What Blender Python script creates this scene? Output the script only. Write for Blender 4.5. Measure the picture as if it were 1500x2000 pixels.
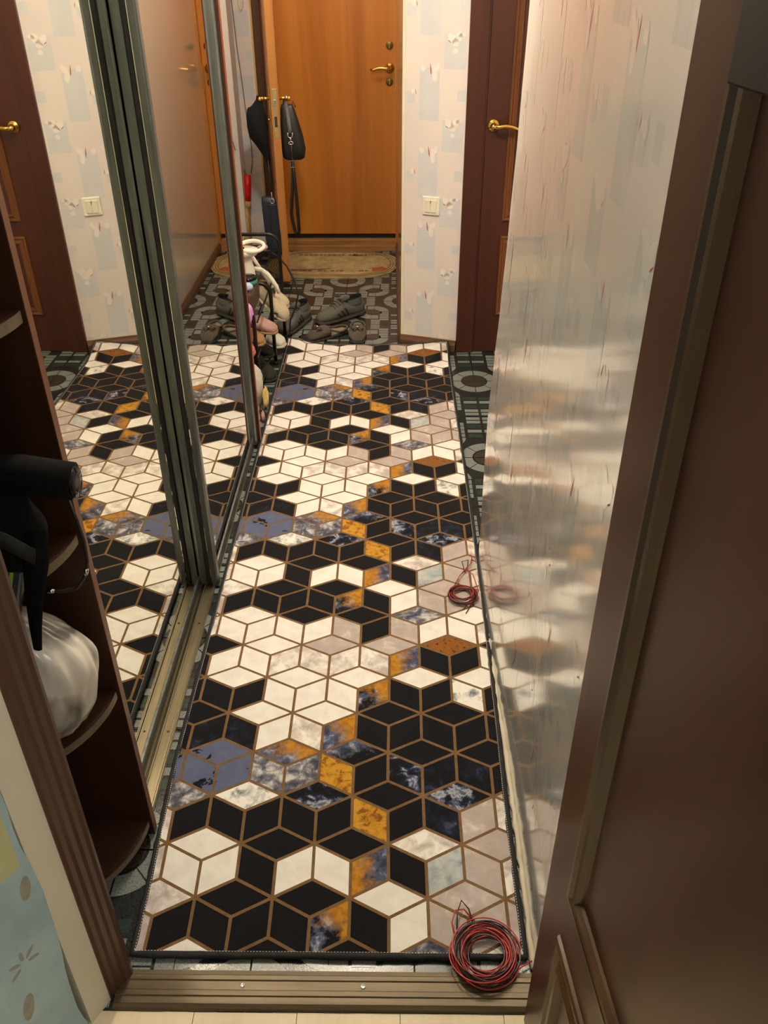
import bpy, bmesh, math, random
from mathutils import Vector, Matrix
random.seed(7)
PI = math.pi
for o in list(bpy.data.objects): bpy.data.objects.remove(o)
scene = bpy.context.scene
COL = scene.collection

# ------------------------------------------------------------------ camera
FPX, PITCH, YAW, ROLL = 1667.165, .5906, -.0146, -.0055
cam = bpy.data.cameras.new('camera'); cam_o = bpy.data.objects.new('camera', cam); COL.objects.link(cam_o)
cam.sensor_fit = 'VERTICAL'; cam.sensor_height = 36.0; cam.sensor_width = 27.0
cam.lens = FPX / 2000 * 36.0
cam.clip_start = .02; cam.clip_end = 60
fw = Vector((math.sin(YAW)*math.cos(PITCH), math.cos(YAW)*math.cos(PITCH), -math.sin(PITCH)))
rt = Vector((math.cos(YAW), -math.sin(YAW), 0)); up = rt.cross(fw)
c_, s_ = math.cos(ROLL), math.sin(ROLL)
rt2 = rt*c_ + up*s_; up2 = up*c_ - rt*s_
M = Matrix((rt2, up2, -fw)).transposed().to_4x4(); M.translation = Vector((.09674, -1.02253, 1.66003))
cam_o.matrix_world = M
scene.camera = cam_o

# ------------------------------------------------------------------ world, lights, exposure
w = bpy.data.worlds.new('world'); scene.world = w; w.use_nodes = True
w.node_tree.nodes['Background'].inputs[0].default_value = (.9, .85, .8, 1)
w.node_tree.nodes['Background'].inputs[1].default_value = .05
scene.view_settings.view_transform = 'Standard'
scene.view_settings.look = 'None'
scene.view_settings.gamma = 1.0
scene.view_settings.use_curve_mapping = False
scene.view_settings.exposure = 1.03
def lamp(name, loc, power, color, size):
    l = bpy.data.lights.new(name, 'POINT'); l.energy = power; l.color = color; l.shadow_soft_size = size
    o = bpy.data.objects.new(name, l); o.location = loc; COL.objects.link(o); return o
lamp('hall_lamp', (-.10, 1.30, 2.30), 37, (1, .865, .69), .07)
lamp('entry_fill', (-.28, 3.35, 2.30), 15, (1, .84, .64), .08)  # added light without a known fixture, brightens the entry end
lamp('room_fill', (1.15, -1.9, 2.25), 30, (.96, .98, 1), .15)  # unseen fill added behind the camera, lights the left wall past the leaf

# ------------------------------------------------------------------ materials
def srgb(r, g, b):
    f = lambda c: (c/255/12.92 if c/255 <= .04045 else ((c/255+.055)/1.055)**2.4)
    return (f(r), f(g), f(b), 1)
class NT:
    def __init__(s, name):
        s.m = bpy.data.materials.new(name); s.m.use_nodes = True
        s.t = s.m.node_tree; s.N = s.t.nodes; s.b = s.N['Principled BSDF']
    def n(s, typ, **kw):
        x = s.N.new(typ)
        for k, v in kw.items(): setattr(x, k, v)
        return x
    def l(s, a, b): s.t.links.new(a, b)
    def coord(s, scale=(1,1,1), kind='Object', rot=(0,0,0)):
        tc = s.n('ShaderNodeTexCoord'); mp = s.n('ShaderNodeMapping')
        mp.inputs['Scale'].default_value = scale; mp.inputs['Rotation'].default_value = rot
        s.l(tc.outputs[kind], mp.inputs[0]); return mp.outputs[0]
    def noise(s, vec, scale=5, detail=3, rough=.55, dist=0):
        x = s.n('ShaderNodeTexNoise'); x.inputs['Scale'].default_value = scale
        x.inputs['Detail'].default_value = detail; x.inputs['Roughness'].default_value = rough
        x.inputs['Distortion'].default_value = dist
        if vec is not None: s.l(vec, x.inputs['Vector'])
        return x.outputs['Fac']
    def ramp(s, fac, stops, interp='LINEAR'):
        x = s.n('ShaderNodeValToRGB'); x.color_ramp.interpolation = interp; e = x.color_ramp.elements
        while len(e) < len(stops): e.new(.5)
        for i, (p, c) in enumerate(stops): e[i].position = p; e[i].color = c
        s.l(fac, x.inputs[0]); return x.outputs[0]
    def mix(s, fac, a, b):
        x = s.n('ShaderNodeMix', data_type='RGBA')
        for sock, v in ((x.inputs[0], fac), (x.inputs[6], a), (x.inputs[7], b)):
            if isinstance(v, (tuple, float, int)): sock.default_value = v
            else: s.l(v, sock)
        return x.outputs[2]
    def math(s, op, a, b=0, clamp=False):
        x = s.n('ShaderNodeMath', operation=op); x.use_clamp = clamp
        for sock, v in ((x.inputs[0], a), (x.inputs[1], b)):
            if isinstance(v, (float, int)): sock.default_value = v
            else: s.l(v, sock)
        return x.outputs[0]
    def bump(s, h, strength=.3, dist=.002):
        x = s.n('ShaderNodeBump'); x.inputs['Strength'].default_value = strength; x.inputs['Distance'].default_value = dist
        s.l(h, x.inputs['Height']); s.l(x.outputs[0], s.b.inputs['Normal'])
    def set(s, color=None, rough=.5, metal=0, spec=.5, **kw):
        if color is not None:
            if isinstance(color, tuple): s.b.inputs['Base Color'].default_value = color
            else: s.l(color, s.b.inputs['Base Color'])
        s.b.inputs['Roughness'].default_value = rough; s.b.inputs['Metallic'].default_value = metal
        s.b.inputs['Specular IOR Level'].default_value = spec
        for k, v in kw.items(): s.b.inputs[k.replace('_', ' ')].default_value = v
        return s.m
def mottled(name, c1, c2, rough=.5, scale=30, metal=0, spec=.5, bump=.1, bd=.001, lo=.35, hi=.65, stretch=(1,1,1), **kw):
    t = NT(name); v = t.coord(stretch); f = t.noise(v, scale, 4)
    if bump: t.bump(f, bump, bd)
    return t.set(t.ramp(f, [(lo, c1), (hi, c2)]), rough, metal, spec, **kw)
def wood(name, c1, c2, c3, rough=.35, sc=1.0, axis='z', spec=.5, coat=0, bumps=.05):
    t = NT(name)
    st = {'z': (14, 14, .9), 'x': (.9, 14, 14), 'y': (14, .9, 14)}[axis]
    v = t.coord(tuple(a*sc for a in st)); f = t.noise(v, 1.0, 5, .6, .6)
    fine = t.noise(t.coord(tuple(a*9*sc if a > 1 else a*3 for a in st)), 1.0, 3)
    col = t.ramp(f, [(.3, c1), (.5, c2), (.72, c3)])
    col = t.mix(t.math('MULTIPLY', fine, .35), col, c1)
    t.bump(fine, bumps, .0004)
    m = t.set(col, rough, 0, spec)
    if coat: t.b.inputs['Coat Weight'].default_value = coat; t.b.inputs['Coat Roughness'].default_value = .12
    return m
MT = {}
MT['dark_wood'] = wood('dark_wood', srgb(60,28,18), srgb(72,34,22), srgb(82,41,26), .36, spec=.5)
MT['leaf_wood'] = wood('leaf_wood', srgb(64,34,20), srgb(74,41,24), srgb(84,48,30), .34, spec=.4)
MT['moulding'] = wood('moulding', srgb(84,48,22), srgb(106,62,30), srgb(124,76,40), .30)
MT['leaf_moulding'] = wood('leaf_moulding', srgb(64,44,24), srgb(80,56,32), srgb(94,68,40), .28)
MT['edge_wood'] = wood('edge_wood', srgb(98,62,44), srgb(112,74,54), srgb(124,84,60), .4)
MT['panel_wood'] = wood('panel_wood', srgb(44,25,15), srgb(56,32,19), srgb(66,39,24), .4)
MT['shelf_edge'] = wood('shelf_edge', srgb(92,80,60), srgb(104,90,68), srgb(116,100,76), .4)
MT['red_edge'] = wood('red_edge', srgb(120,54,28), srgb(140,66,38), srgb(156,80,50), .4)
MT['casing'] = wood('casing', srgb(58,36,24), srgb(70,44,30), srgb(80,52,36), .38, sc=.5)
MT['orange_wood'] = wood('orange_wood', srgb(150,86,24), srgb(182,112,36), srgb(204,138,60), .33, sc=.30, coat=.3)
MT['orange_edge'] = wood('orange_edge', srgb(160,104,48), srgb(178,120,60), srgb(188,134,72), .33)
MT['step_wood'] = wood('step_wood', srgb(120,82,42), srgb(164,118,66), srgb(182,136,82), .5, axis='x')
MT['dark_frame'] = wood('dark_frame', srgb(58,34,18), srgb(82,52,30), srgb(98,64,38), .4)
MT['upper_wood'] = wood('upper_wood', srgb(26,18,14), srgb(34,25,19), srgb(40,30,22), .6, spec=.2)
MT['brown_trim'] = wood('brown_trim', srgb(86,58,40), srgb(100,70,50), srgb(110,78,56), .4, axis='x')

def wallpaper_mat(name, rough, bumps, spec=.5, c1=srgb(222,212,210), c2=srgb(230,222,214), sc=60):
    t = NT(name); v = t.coord((sc, sc, 1.6)); f = t.noise(v, 1.0, 4, .6)
    g = t.noise(t.coord((1,1,1)), 2.2, 3)
    col = t.ramp(g, [(.3, c1), (.7, c2)])
    t.bump(f, bumps, .0012)
    return t.set(col, rough, 0, spec)
MT['wallpaper'] = wallpaper_mat('wallpaper', .55, .15)
MT['gloss_paper'] = wallpaper_mat('gloss_paper', .15, .22, .9, srgb(207,204,201), srgb(214,210,205), 110)
_g = MT['gloss_paper'].node_tree.nodes['Principled BSDF']; _g.inputs['Coat Weight'].default_value = 1.0; _g.inputs['Coat Roughness'].default_value = .09; _g.inputs['Coat IOR'].default_value = 1.6
MT['print_blue'] = mottled('print_blue', srgb(207,209,213), srgb(213,214,216), .5, 14)
MT['print_blue_gloss'] = mottled('print_blue_gloss', srgb(193,198,198), srgb(200,203,202), .15, 110, spec=.9, bump=.22, bd=.0012, stretch=(1,1,.015), Coat_Weight=1.0, Coat_Roughness=.09, Coat_IOR=1.6)
MT['print_white'] = mottled('print_white', srgb(234,226,220), srgb(238,230,222), .5, 14)
MT['print_white_gloss'] = mottled('print_white_gloss', srgb(212,209,205), srgb(217,214,210), .15, 110, spec=.9, bump=.22, bd=.0012, stretch=(1,1,.015), Coat_Weight=1.0, Coat_Roughness=.09, Coat_IOR=1.6)
MT['print_red'] = mottled('print_red', srgb(176,70,70), srgb(150,60,60), .5, 90)
MT['print_brown'] = mottled('print_brown', srgb(160,130,124), srgb(146,116,110), .5, 90)
MT['plaster'] = mottled('plaster', srgb(190,182,160), srgb(202,194,172), .7, 6, bump=.12, stretch=(1,1,.3))
MT['ceiling_paint'] = mottled('ceiling_paint', srgb(225,222,215), srgb(235,232,225), .8, 8)
t = NT('blue_wallpaper'); v = t.coord((1,1,1)); f = t.noise(v, 7, 5, .6)
g = t.noise(t.coord((1,1,.8)), 3.0, 2, .4)
col = t.ramp(f, [(.35, srgb(134,156,162)), (.55, srgb(150,172,174)), (.75, srgb(160,180,172))])
t.bump(f, .1, .001); MT['blue_paper'] = t.set(col, .6)
MT['sprig_olive'] = mottled('sprig_olive', srgb(168,166,120), srgb(178,176,134), .6, 20)
MT['sprig_brown'] = mottled('sprig_brown', srgb(128,124,112), srgb(146,140,124), .6, 60)
MT['key_metal'] = mottled('key_metal', srgb(96,84,44), srgb(116,102,58), .4, 40, metal=.7, bump=0)
MT['brass'] = mottled('brass', srgb(214,168,84), srgb(232,192,110), .16, 20, metal=1, bump=0)
MT['chrome'] = mottled('chrome', srgb(200,200,195), srgb(220,220,215), .15, 20, metal=1, bump=0)
MT['steel_plate'] = mottled('steel_plate', srgb(190,170,120), srgb(205,186,136), .35, 60, metal=.8)
MT['alu'] = mottled('alu', srgb(106,111,110), srgb(128,132,128), .34, 14, metal=.85, bump=.05, stretch=(4,4,.4))
MT['alu_dark'] = mottled('alu_dark', srgb(34,36,34), srgb(50,50,46), .4, 30, metal=.7, bump=.05)
t = NT('champagne_track'); f = t.noise(t.coord((60, 2, 60)), 2, 4); t.bump(f, .08, .0006)
MT['track'] = t.set(t.ramp(f, [(.35, srgb(128,118,94)), (.65, srgb(148,138,112))]), .36, .75)
MT['track_dark'] = mottled('track_dark', srgb(58,54,44), srgb(72,68,54), .4, 20, metal=.7, stretch=(1,.1,1))
t = NT('threshold_metal'); f = t.noise(t.coord((2, 60, 60)), 2, 4); t.bump(f, .08, .0006)
MT['threshold'] = t.set(t.ramp(f, [(.35, srgb(74,62,42)), (.65, srgb(92,78,54))]), .42, .4)
MT['mirror'] = mottled('mirror_silver', srgb(226,226,216), srgb(228,228,219), .012, 1, metal=1, bump=0)
MT['black_rubber'] = mottled('black_rubber', srgb(18,18,18), srgb(30,30,30), .7, 60)
MT['white_plastic'] = mottled('white_plastic', srgb(232,228,214), srgb(240,236,222), .3, 10, bump=0)
MT['ivory_plastic'] = mottled('ivory_plastic', srgb(226,220,196), srgb(234,228,206), .3, 10, bump=0)
MT['dark_print'] = mottled('dark_print', srgb(60,50,46), srgb(74,64,58), .5, 50, bump=0)
# rug pile colours
def pile(name, f_col):
    t = NT(name); fine = t.noise(t.coord((1,1,1)), 900, 2, .6); col = f_col(t)
    t.bump(fine, .35, .0015)
    m = t.set(col, .95, 0, .15); t.b.inputs['Sheen Weight'].default_value = .08; return m
def blotch(t, scale, stops, detail=4, dist=.4): return t.ramp(t.noise(t.coord((1,1,1)), scale, detail, .6, dist), stops)
BLK, NAVY, BLUE, LBLUE = srgb(17,17,21), srgb(26,30,46), srgb(84,92,120), srgb(156,164,174)
WHT, PNK, GRY, GLD, ORG = srgb(228,226,220), srgb(168,156,152), srgb(96,96,106), srgb(176,126,34), srgb(128,80,32)
MT['K'] = pile('pile_black', lambda t: blotch(t, 60, [(.4, BLK), (.7, srgb(20,20,25))]))
MT['W'] = pile('pile_white', lambda t: blotch(t, 22, [(.35, srgb(218,214,208)), (.6, WHT)]))
MT['P'] = pile('pile_pink_grey', lambda t: blotch(t, 24, [(.38, PNK), (.58, srgb(178,167,161)), (.72, srgb(206,198,192))]))
MT['Q'] = pile('pile_cloudy_white', lambda t: blotch(t, 26, [(.36, srgb(176,166,161)), (.5, srgb(208,201,194)), (.62, WHT)]))
MT['G'] = pile('pile_gold', lambda t: blotch(t, 55, [(.38, srgb(124,80,28)), (.47, GLD), (.62, srgb(190,142,48)), (.72, srgb(124,108,78))]))
MT['O'] = pile('pile_orange_brown', lambda t: blotch(t, 90, [(.36, srgb(56,38,26)), (.42, ORG), (.7, srgb(138,90,40))]))
MT['N'] = pile('pile_navy', lambda t: blotch(t, 30, [(.45, BLK), (.60, NAVY), (.74, srgb(66,72,94)), (.84, srgb(150,152,156))]))
MT['D'] = pile('pile_navy_white', lambda t: blotch(t, 26, [(.42, BLK), (.50, NAVY), (.56, BLUE), (.60, srgb(160,164,168)), (.68, srgb(80,86,104))]))
MT['B'] = pile('pile_blue', lambda t: blotch(t, 22, [(.30, srgb(14,16,26)), (.36, srgb(18,20,32)), (.38, BLUE), (.7, srgb(92,100,126))], 3, .2))
MT['M'] = pile('pile_marbled', lambda t: blotch(t, 34, [(.38, srgb(60,64,78)), (.48, GRY), (.56, srgb(138,138,144)), (.66, srgb(190,190,188))]))
MT['V'] = pile('pile_marbled_white', lambda t: blotch(t, 30, [(.32, srgb(96,102,114)), (.42, srgb(180,182,182)), (.52, WHT)]))
MT['C'] = pile('pile_pale_blue', lambda t: blotch(t, 26, [(.30, srgb(90,98,110)), (.38, srgb(140,150,158)), (.62, srgb(180,184,180))]))
def grad(a, b, du, dv, edge=0):
    # a print that runs from one colour to another across the lozenge
    def f(t):
        uv = t.n('ShaderNodeUVMap'); sp = t.n('ShaderNodeSeparateXYZ'); t.l(uv.outputs[0], sp.inputs[0])
        k = t.math('ADD', t.math('MULTIPLY', sp.outputs[0], du), t.math('MULTIPLY', sp.outputs[1], dv))
        nz = t.noise(t.coord((1,1,1)), 45, 4, .65, .4)
        k = t.math('ADD', k, t.math('MULTIPLY', t.math('SUBTRACT', nz, .5), 2.4))
        k = t.math('ADD', t.math('MULTIPLY', k, 1.1), .5 - edge, clamp=True)
        gold = blotch(t, 70, [(.4, srgb(160,104,30)), (.55, GLD)])
        other = blotch(t, 40, [(.40, srgb(52,56,74)), (.55, BLUE), (.68, srgb(150,156,168))])
        dark = blotch(t, 32, [(.45, BLK), (.58, srgb(80,88,110)), (.66, LBLUE)])
        d = {'g': gold, 'b': other, 'k': dark, 'K': BLK}
        t.k_ = k
        return t.mix(k, d[b], d[a])
    return f
MT['X'] = pile('pile_gold_blue', grad('g', 'b', -.9, 0, 0))
MT['Y'] = pile('pile_gold_above_dark', grad('g', 'k', .45, .9, .12))
MT['Z'] = pile('pile_blue_below_gold', grad('g', 'b', .7, .5, .05))
MT['H'] = pile('pile_black_gold_corner', grad('b', 'K', -.5, .9, .25))
MT['line'] = pile('pile_line_brown', lambda t: blotch(t, 60, [(.35, srgb(104,80,52)), (.65, srgb(122,94,62))]))
MT['binding'] = mottled('binding', srgb(14,14,15), srgb(32,32,34), .8, 220, bump=.5)
MT['thread'] = mottled('thread', srgb(200,200,195), srgb(225,225,220), .8, 50)
# floor tile
def speck(name, a, b, rough=.28):
    t = NT(name); f = t.noise(t.coord((1,1,1)), 260, 3, .7); g = t.noise(t.coord((1,1,1)), 9, 2)
    col = t.ramp(f, [(.35, a), (.65, b)]); t.bump(f, .25, .0006)
    return t.set(col, rough, 0, .55)
MT['tile_dark'] = speck('tile_dark', srgb(24,27,27), srgb(46,50,48), .22)
MT['tile_brown'] = speck('tile_brown', srgb(38,32,28), srgb(74,66,58), .24)
MT['tile_green'] = speck('tile_green', srgb(28,42,38), srgb(54,70,64), .22)
MT['tile_grey'] = speck('tile_grey', srgb(88,96,94), srgb(138,144,140), .26)
MT['grout'] = mottled('grout', srgb(40,38,36), srgb(58,54,50), .8, 60)
MT['laminate'] = wood('laminate', srgb(206,188,152), srgb(216,200,166), srgb(224,208,176), .42, axis='y')
# soft goods
def cloth(name, a, b, rough=.85, sc=120, spec=.25, bump=.3): return mottled(name, a, b, rough, sc, spec=spec, bump=bump)
MT['black_cloth'] = cloth('black_cloth', srgb(8,8,9), srgb(20,20,22))
MT['jacket_cloth'] = cloth('jacket_cloth', srgb(5,5,6), srgb(12,12,13), .9, 120, .15)
MT['webbing'] = cloth('webbing', srgb(30,30,28), srgb(42,42,38), .7)
MT['black_leather'] = cloth('black_leather', srgb(12,12,12), srgb(24,24,24), .45, 160, .5, .2)
MT['navy_leather'] = cloth('navy_leather', srgb(20,24,38), srgb(32,38,56), .5, 160, .5, .2)
MT['grey_strap'] = cloth('grey_strap', srgb(84,84,86), srgb(104,104,106), .5)
MT['grey_suede'] = cloth('grey_suede', srgb(70,67,60), srgb(88,84,75))
MT['grey_mesh'] = cloth('grey_mesh', srgb(80,79,73), srgb(98,96,89), .8, 500)
MT['grey_sole'] = cloth('grey_sole', srgb(58,55,49), srgb(72,68,61))
MT['shoe_stripe'] = cloth('shoe_stripe', srgb(36,34,32), srgb(50,48,45))
MT['shoe_inner'] = cloth('shoe_inner', srgb(14,14,15), srgb(26,26,27))
MT['lace'] = cloth('lace', srgb(92,89,80), srgb(112,108,98))
MT['slip_felt'] = cloth('slip_felt', srgb(74,66,58), srgb(90,82,72))
MT['slip_insole'] = cloth('slip_insole', srgb(120,112,92), srgb(138,130,108))
MT['cream_canvas'] = cloth('cream_canvas', srgb(178,166,138), srgb(194,182,156))
MT['white_canvas'] = cloth('white_canvas', srgb(192,188,174), srgb(206,202,190))
MT['pink_leather'] = cloth('pink_leather', srgb(166,130,118), srgb(182,146,134), .5)
MT['tan_sole'] = cloth('tan_sole', srgb(150,114,70), srgb(166,130,86), .6)
MT['rose'] = cloth('rose', srgb(196,104,100), srgb(214,124,118), .5)
MT['lilac'] = cloth('lilac', srgb(214,156,214), srgb(226,174,226), .4, bump=.05)
MT['pale_blue'] = cloth('pale_blue', srgb(170,186,214), srgb(190,204,228), .5)
MT['teal'] = cloth('teal', srgb(60,128,128), srgb(76,146,144), .35, bump=.05)
MT['gloss_black'] = cloth('gloss_black', srgb(14,14,15), srgb(22,22,23), .12, bump=0)
MT['dark_olive'] = cloth('dark_olive', srgb(40,42,34), srgb(54,56,46))
MT['dark_boot'] = cloth('dark_boot', srgb(20,26,28), srgb(36,42,44), .6)
MT['brown_bag'] = cloth('brown_bag', srgb(72,56,44), srgb(92,74,58), .6)
MT['yellow_cloth'] = cloth('yellow_cloth', srgb(206,176,110), srgb(222,194,132))
MT['rack_metal'] = mottled('rack_metal', srgb(24,20,18), srgb(38,32,28), .3, 30, metal=.4, bump=0)
MT['wire_red'] = mottled('wire_red', srgb(166,34,32), srgb(184,48,42), .32, 30, bump=0)
MT['wire_black'] = mottled('wire_black', srgb(22,10,12), srgb(52,16,20), .32, 30, bump=0)
MT['cable'] = mottled('cable', srgb(22,22,22), srgb(34,34,34), .45, 30, bump=0)
MT['cable_grey'] = mottled('cable_grey', srgb(104,92,84), srgb(120,108,98), .5, 30, bump=0)
MT['broom_red'] = mottled('broom_red', srgb(204,18,18), srgb(226,34,30), .35, 50)
MT['straw'] = mottled('straw', srgb(176,134,70), srgb(220,184,118), .75, 8, bump=.6, stretch=(30,30,1))
t = NT('jute_mat'); f = t.noise(t.coord((1,1,1)), 14, 5, .7); g = t.noise(t.coord((1,1,1)), 350, 2)
t.bump(g, .5, .002); MT['jute'] = t.set(t.ramp(f, [(.3, srgb(136,118,80)), (.55, srgb(170,150,108)), (.75, srgb(182,162,120))]), .9, 0, .2)
MT['jute_dark'] = cloth('jute_dark', srgb(116,82,48), srgb(136,100,60))
MT['jute_line'] = cloth('jute_line', srgb(98,78,50), srgb(114,92,60))
MT['jute_red'] = cloth('jute_red', srgb(146,74,48), srgb(160,90,60))
t = NT('plastic_bag'); f = t.noise(t.coord((1,1,.45), rot=(.4,.3,0)), 16, 2, .45, .5); t.bump(f, .8, .012)
t.set(t.ramp(f, [(.38, srgb(112,106,98)), (.5, srgb(176,170,160)), (.58, srgb(214,208,196))]), .25, 0, .7); MT['bag_plastic'] = t.m
t = NT('dark_glass'); MT['dark_glass'] = t.set(srgb(30,20,16), .12, 0, .5)
MT['can_label'] = mottled('can_label', srgb(200,196,184), srgb(214,210,200), .35, 20, bump=0)
MT['can_red'] = mottled('can_red', srgb(176,58,44), srgb(190,72,56), .35, 20, bump=0)
MT['green_stripe'] = mottled('green_stripe', srgb(120,160,50), srgb(136,176,60), .4, 20, bump=0)
MT['grey_box'] = mottled('grey_box', srgb(40,40,38), srgb(52,52,49), .45, 20)

# ------------------------------------------------------------------ mesh helpers
class MB:
    def __init__(s): s.v = []; s.f = []; s.mi = []; s.sm = []; s.mats = []
    def m(s, mat):
        if mat not in s.mats: s.mats.append(mat)
        return s.mats.index(mat)
    def add(s, vs, fs, mat, smooth=False, T=None):
        o = len(s.v); k = s.m(mat)
        for p in vs:
            p = Vector(p); s.v.append(T @ p if T is not None else p)
        for f in fs: s.f.append([o+i for i in f]); s.mi.append(k); s.sm.append(smooth)
    def box(s, x0, x1, y0, y1, z0, z1, mat, T=None, bev=0):
        if bev:
            b = min(bev, (x1-x0)/2.01, (y1-y0)/2.01, (z1-z0)/2.01)
            bm = bmesh.new(); bmesh.ops.create_cube(bm, size=1)
            for v in bm.verts: v.co = Vector(((x0+x1)/2+v.co.x*(x1-x0), (y0+y1)/2+v.co.y*(y1-y0), (z0+z1)/2+v.co.z*(z1-z0)))
            bmesh.ops.bevel(bm, geom=bm.edges[:], offset=b, segments=2, affect='EDGES', profile=.5)
            bm.verts.index_update()
            s.add([v.co.copy() for v in bm.verts], [[v.index for v in f.verts] for f in bm.faces], mat, False, T); bm.free(); return
        vs = [(x,y,z) for z in (z0,z1) for x,y in ((x0,y0),(x1,y0),(x1,y1),(x0,y1))]
        s.add(vs, [(0,3,2,1),(4,5,6,7),(0,1,5,4),(1,2,6,5),(2,3,7,6),(3,0,4,7)], mat, False, T)
    def prism(s, pts, z0, z1, mat, T=None, topmat=None, smooth=False):
        n = len(pts); vs = [(x,y,z0) for x,y in pts] + [(x,y,z1) for x,y in pts]
        s.add(vs, [tuple(reversed(range(n)))] + [(i,(i+1)%n,n+(i+1)%n,n+i) for i in range(n)], mat, smooth, T)
        s.add([(x,y,z1) for x,y in pts], [tuple(range(n))], topmat or mat, False, T)
    def tube(s, pts, r, mat, n=8, closed=False, T=None, cap=True, flat=None):
        P = [Vector(p) for p in pts]; k = len(P); R = r if isinstance(r, (list, tuple)) else [r]*k
        ring = []; prev = None
        for i in range(k):
            if closed: t = (P[(i+1)%k]-P[i-1])
            else: t = P[min(i+1,k-1)]-P[max(i-1,0)]
            if t.length < 1e-9: t = Vector((0,0,1))
            t.normalize()
            if prev is None:
                a = Vector((0,0,1)) if abs(t.z) < .9 else Vector((1,0,0)); u = t.cross(a).normalized()
            else: u = (prev - t*prev.dot(t)).normalized()
            prev = u; w_ = t.cross(u)
            fa, fb = (1,1) if flat is None else flat
            ring.append([P[i]+(u*math.cos(2*PI*j/n)*fa+w_*math.sin(2*PI*j/n)*fb)*R[i] for j in range(n)])
        vs = [p for rg in ring for p in rg]; fs = []
        for i in range(k if closed else k-1):
            a = i*n; b = ((i+1)%k)*n
            for j in range(n): fs.append((a+j, a+(j+1)%n, b+(j+1)%n, b+j))
        if not closed and cap: fs.append(tuple(reversed(range(n)))); fs.append(tuple(range((k-1)*n, k*n)))
        s.add(vs, fs, mat, True, T)
    def strap(s, pts, wdir, width, th, mat, T=None):
        P = [Vector(p) for p in pts]; wd = Vector(wdir).normalized(); vs = []
        for i, p in enumerate(P):
            t = (P[min(i+1,len(P)-1)]-P[max(i-1,0)]).normalized(); nrm = t.cross(wd).normalized()
            for a, b in ((-1,-1),(1,-1),(1,1),(-1,1)): vs.append(p+wd*a*width/2+nrm*b*th/2)
        fs = [(0,3,2,1), tuple(4*(len(P)-1)+j for j in range(4))]
        for i in range(len(P)-1):
            for j in range(4): fs.append((4*i+j, 4*i+(j+1)%4, 4*i+4+(j+1)%4, 4*i+4+j))
        s.add(vs, fs, mat, True, T)
    def lathe(s, prof, mat, n=24, T=None, sx=1, sy=1):
        vs = []; fs = []
        for r, z in prof:
            for j in range(n): vs.append((r*sx*math.cos(2*PI*j/n), r*sy*math.sin(2*PI*j/n), z))
        for i in range(len(prof)-1):
            for j in range(n): fs.append((i*n+j, i*n+(j+1)%n, (i+1)*n+(j+1)%n, (i+1)*n+j))
        fs.append(tuple(reversed(range(n)))); fs.append(tuple(range((len(prof)-1)*n, len(prof)*n)))
        s.add(vs, fs, mat, True, T)
    def loft(s, rings, mat, T=None, cap=True):
        n = len(rings[0]); vs = [p for r in rings for p in r]; fs = []
        for i in range(len(rings)-1):
            for j in range(n): fs.append((i*n+j, i*n+(j+1)%n, (i+1)*n+(j+1)%n, (i+1)*n+j))
        if cap: fs.append(tuple(reversed(range(n)))); fs.append(tuple(range((len(rings)-1)*n, len(rings)*n)))
        s.add(vs, fs, mat, True, T)
    def blob(s, c, r, mat, seed=0, amp=.15, T=None, nu=20, nv=12, freq=3, flatb=None):
        rnd = random.Random(seed); ph = [rnd.uniform(0, 6.28) for _ in range(8)]
        rings = []
        for i in range(1, nv):
            th = PI*i/nv; rg = []
            for j in range(nu):
                a = 2*PI*j/nu
                d = 1+amp*(math.sin(freq*a+ph[0]+2*th)*.5+math.sin((freq+2)*a+ph[1])*math.sin(3*th+ph[2])*.4+math.sin(2*a+ph[3]+5*th)*.3)
                z = math.cos(th)*d*r[2]
                if flatb is not None: z = max(z, -flatb)
                rg.append((c[0]+math.sin(th)*math.cos(a)*d*r[0], c[1]+math.sin(th)*math.sin(a)*d*r[1], c[2]+z))
            rings.append(rg[::-1])
        s.loft(rings, mat, T)
    def rect_sweep(s, O, U, V, N, u0, u1, v0, v1, prof, mat):
        # mitred picture-frame moulding; prof = [(inset, height)]
        O, U, V, N = map(Vector, (O, U, V, N)); vs = []; k = len(prof)
        for cu, cv, du, dv in ((u0,v0,1,1),(u1,v0,-1,1),(u1,v1,-1,-1),(u0,v1,1,-1)):
            for i_, h in prof: vs.append(O+U*(cu+du*i_)+V*(cv+dv*i_)+N*h)
        fs = []
        for c in range(4):
            a = c*k; b = ((c+1)%4)*k
            for i in range(k-1): fs.append((a+i, b+i, b+i+1, a+i+1))
        s.add(vs, fs, mat)
    def build(s, name, parent=None, kind=None, loc=None, fix=True):
        me = bpy.data.meshes.new(name); me.from_pydata([tuple(v) for v in s.v], [], s.f)
        for m in s.mats: me.materials.append(MT[m])
        for p, k, q in zip(me.polygons, s.mi, s.sm): p.material_index = k; p.use_smooth = q
        if fix:
            bm = bmesh.new(); bm.from_mesh(me); bmesh.ops.recalc_face_normals(bm, faces=bm.faces[:]); bm.to_mesh(me); bm.free()
        o = bpy.data.objects.new(name, me); COL.objects.link(o)
        if parent: o.parent = parent
        if loc: o.location = loc
        if kind: o['kind'] = kind
        return o
def empty(name, loc, label, cat, group=None, rz=0, rx=0, ry=0):
    o = bpy.data.objects.new(name, None); o.empty_display_size = .05; COL.objects.link(o); o.location = loc
    o.rotation_euler = (rx, ry, rz); o['label'] = label; o['category'] = cat
    if group: o['group'] = group
    return o
def tag(o, label, cat, group=None):
    o['label'] = label; o['category'] = cat
    if group: o['group'] = group
    return o
def struct(o): o['kind'] = 'structure'; return o
def arc(cx, cy, r, a0, a1, n): return [(cx+r*math.cos(a0+(a1-a0)*i/n), cy+r*math.sin(a0+(a1-a0)*i/n)) for i in range(n+1)]

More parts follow.
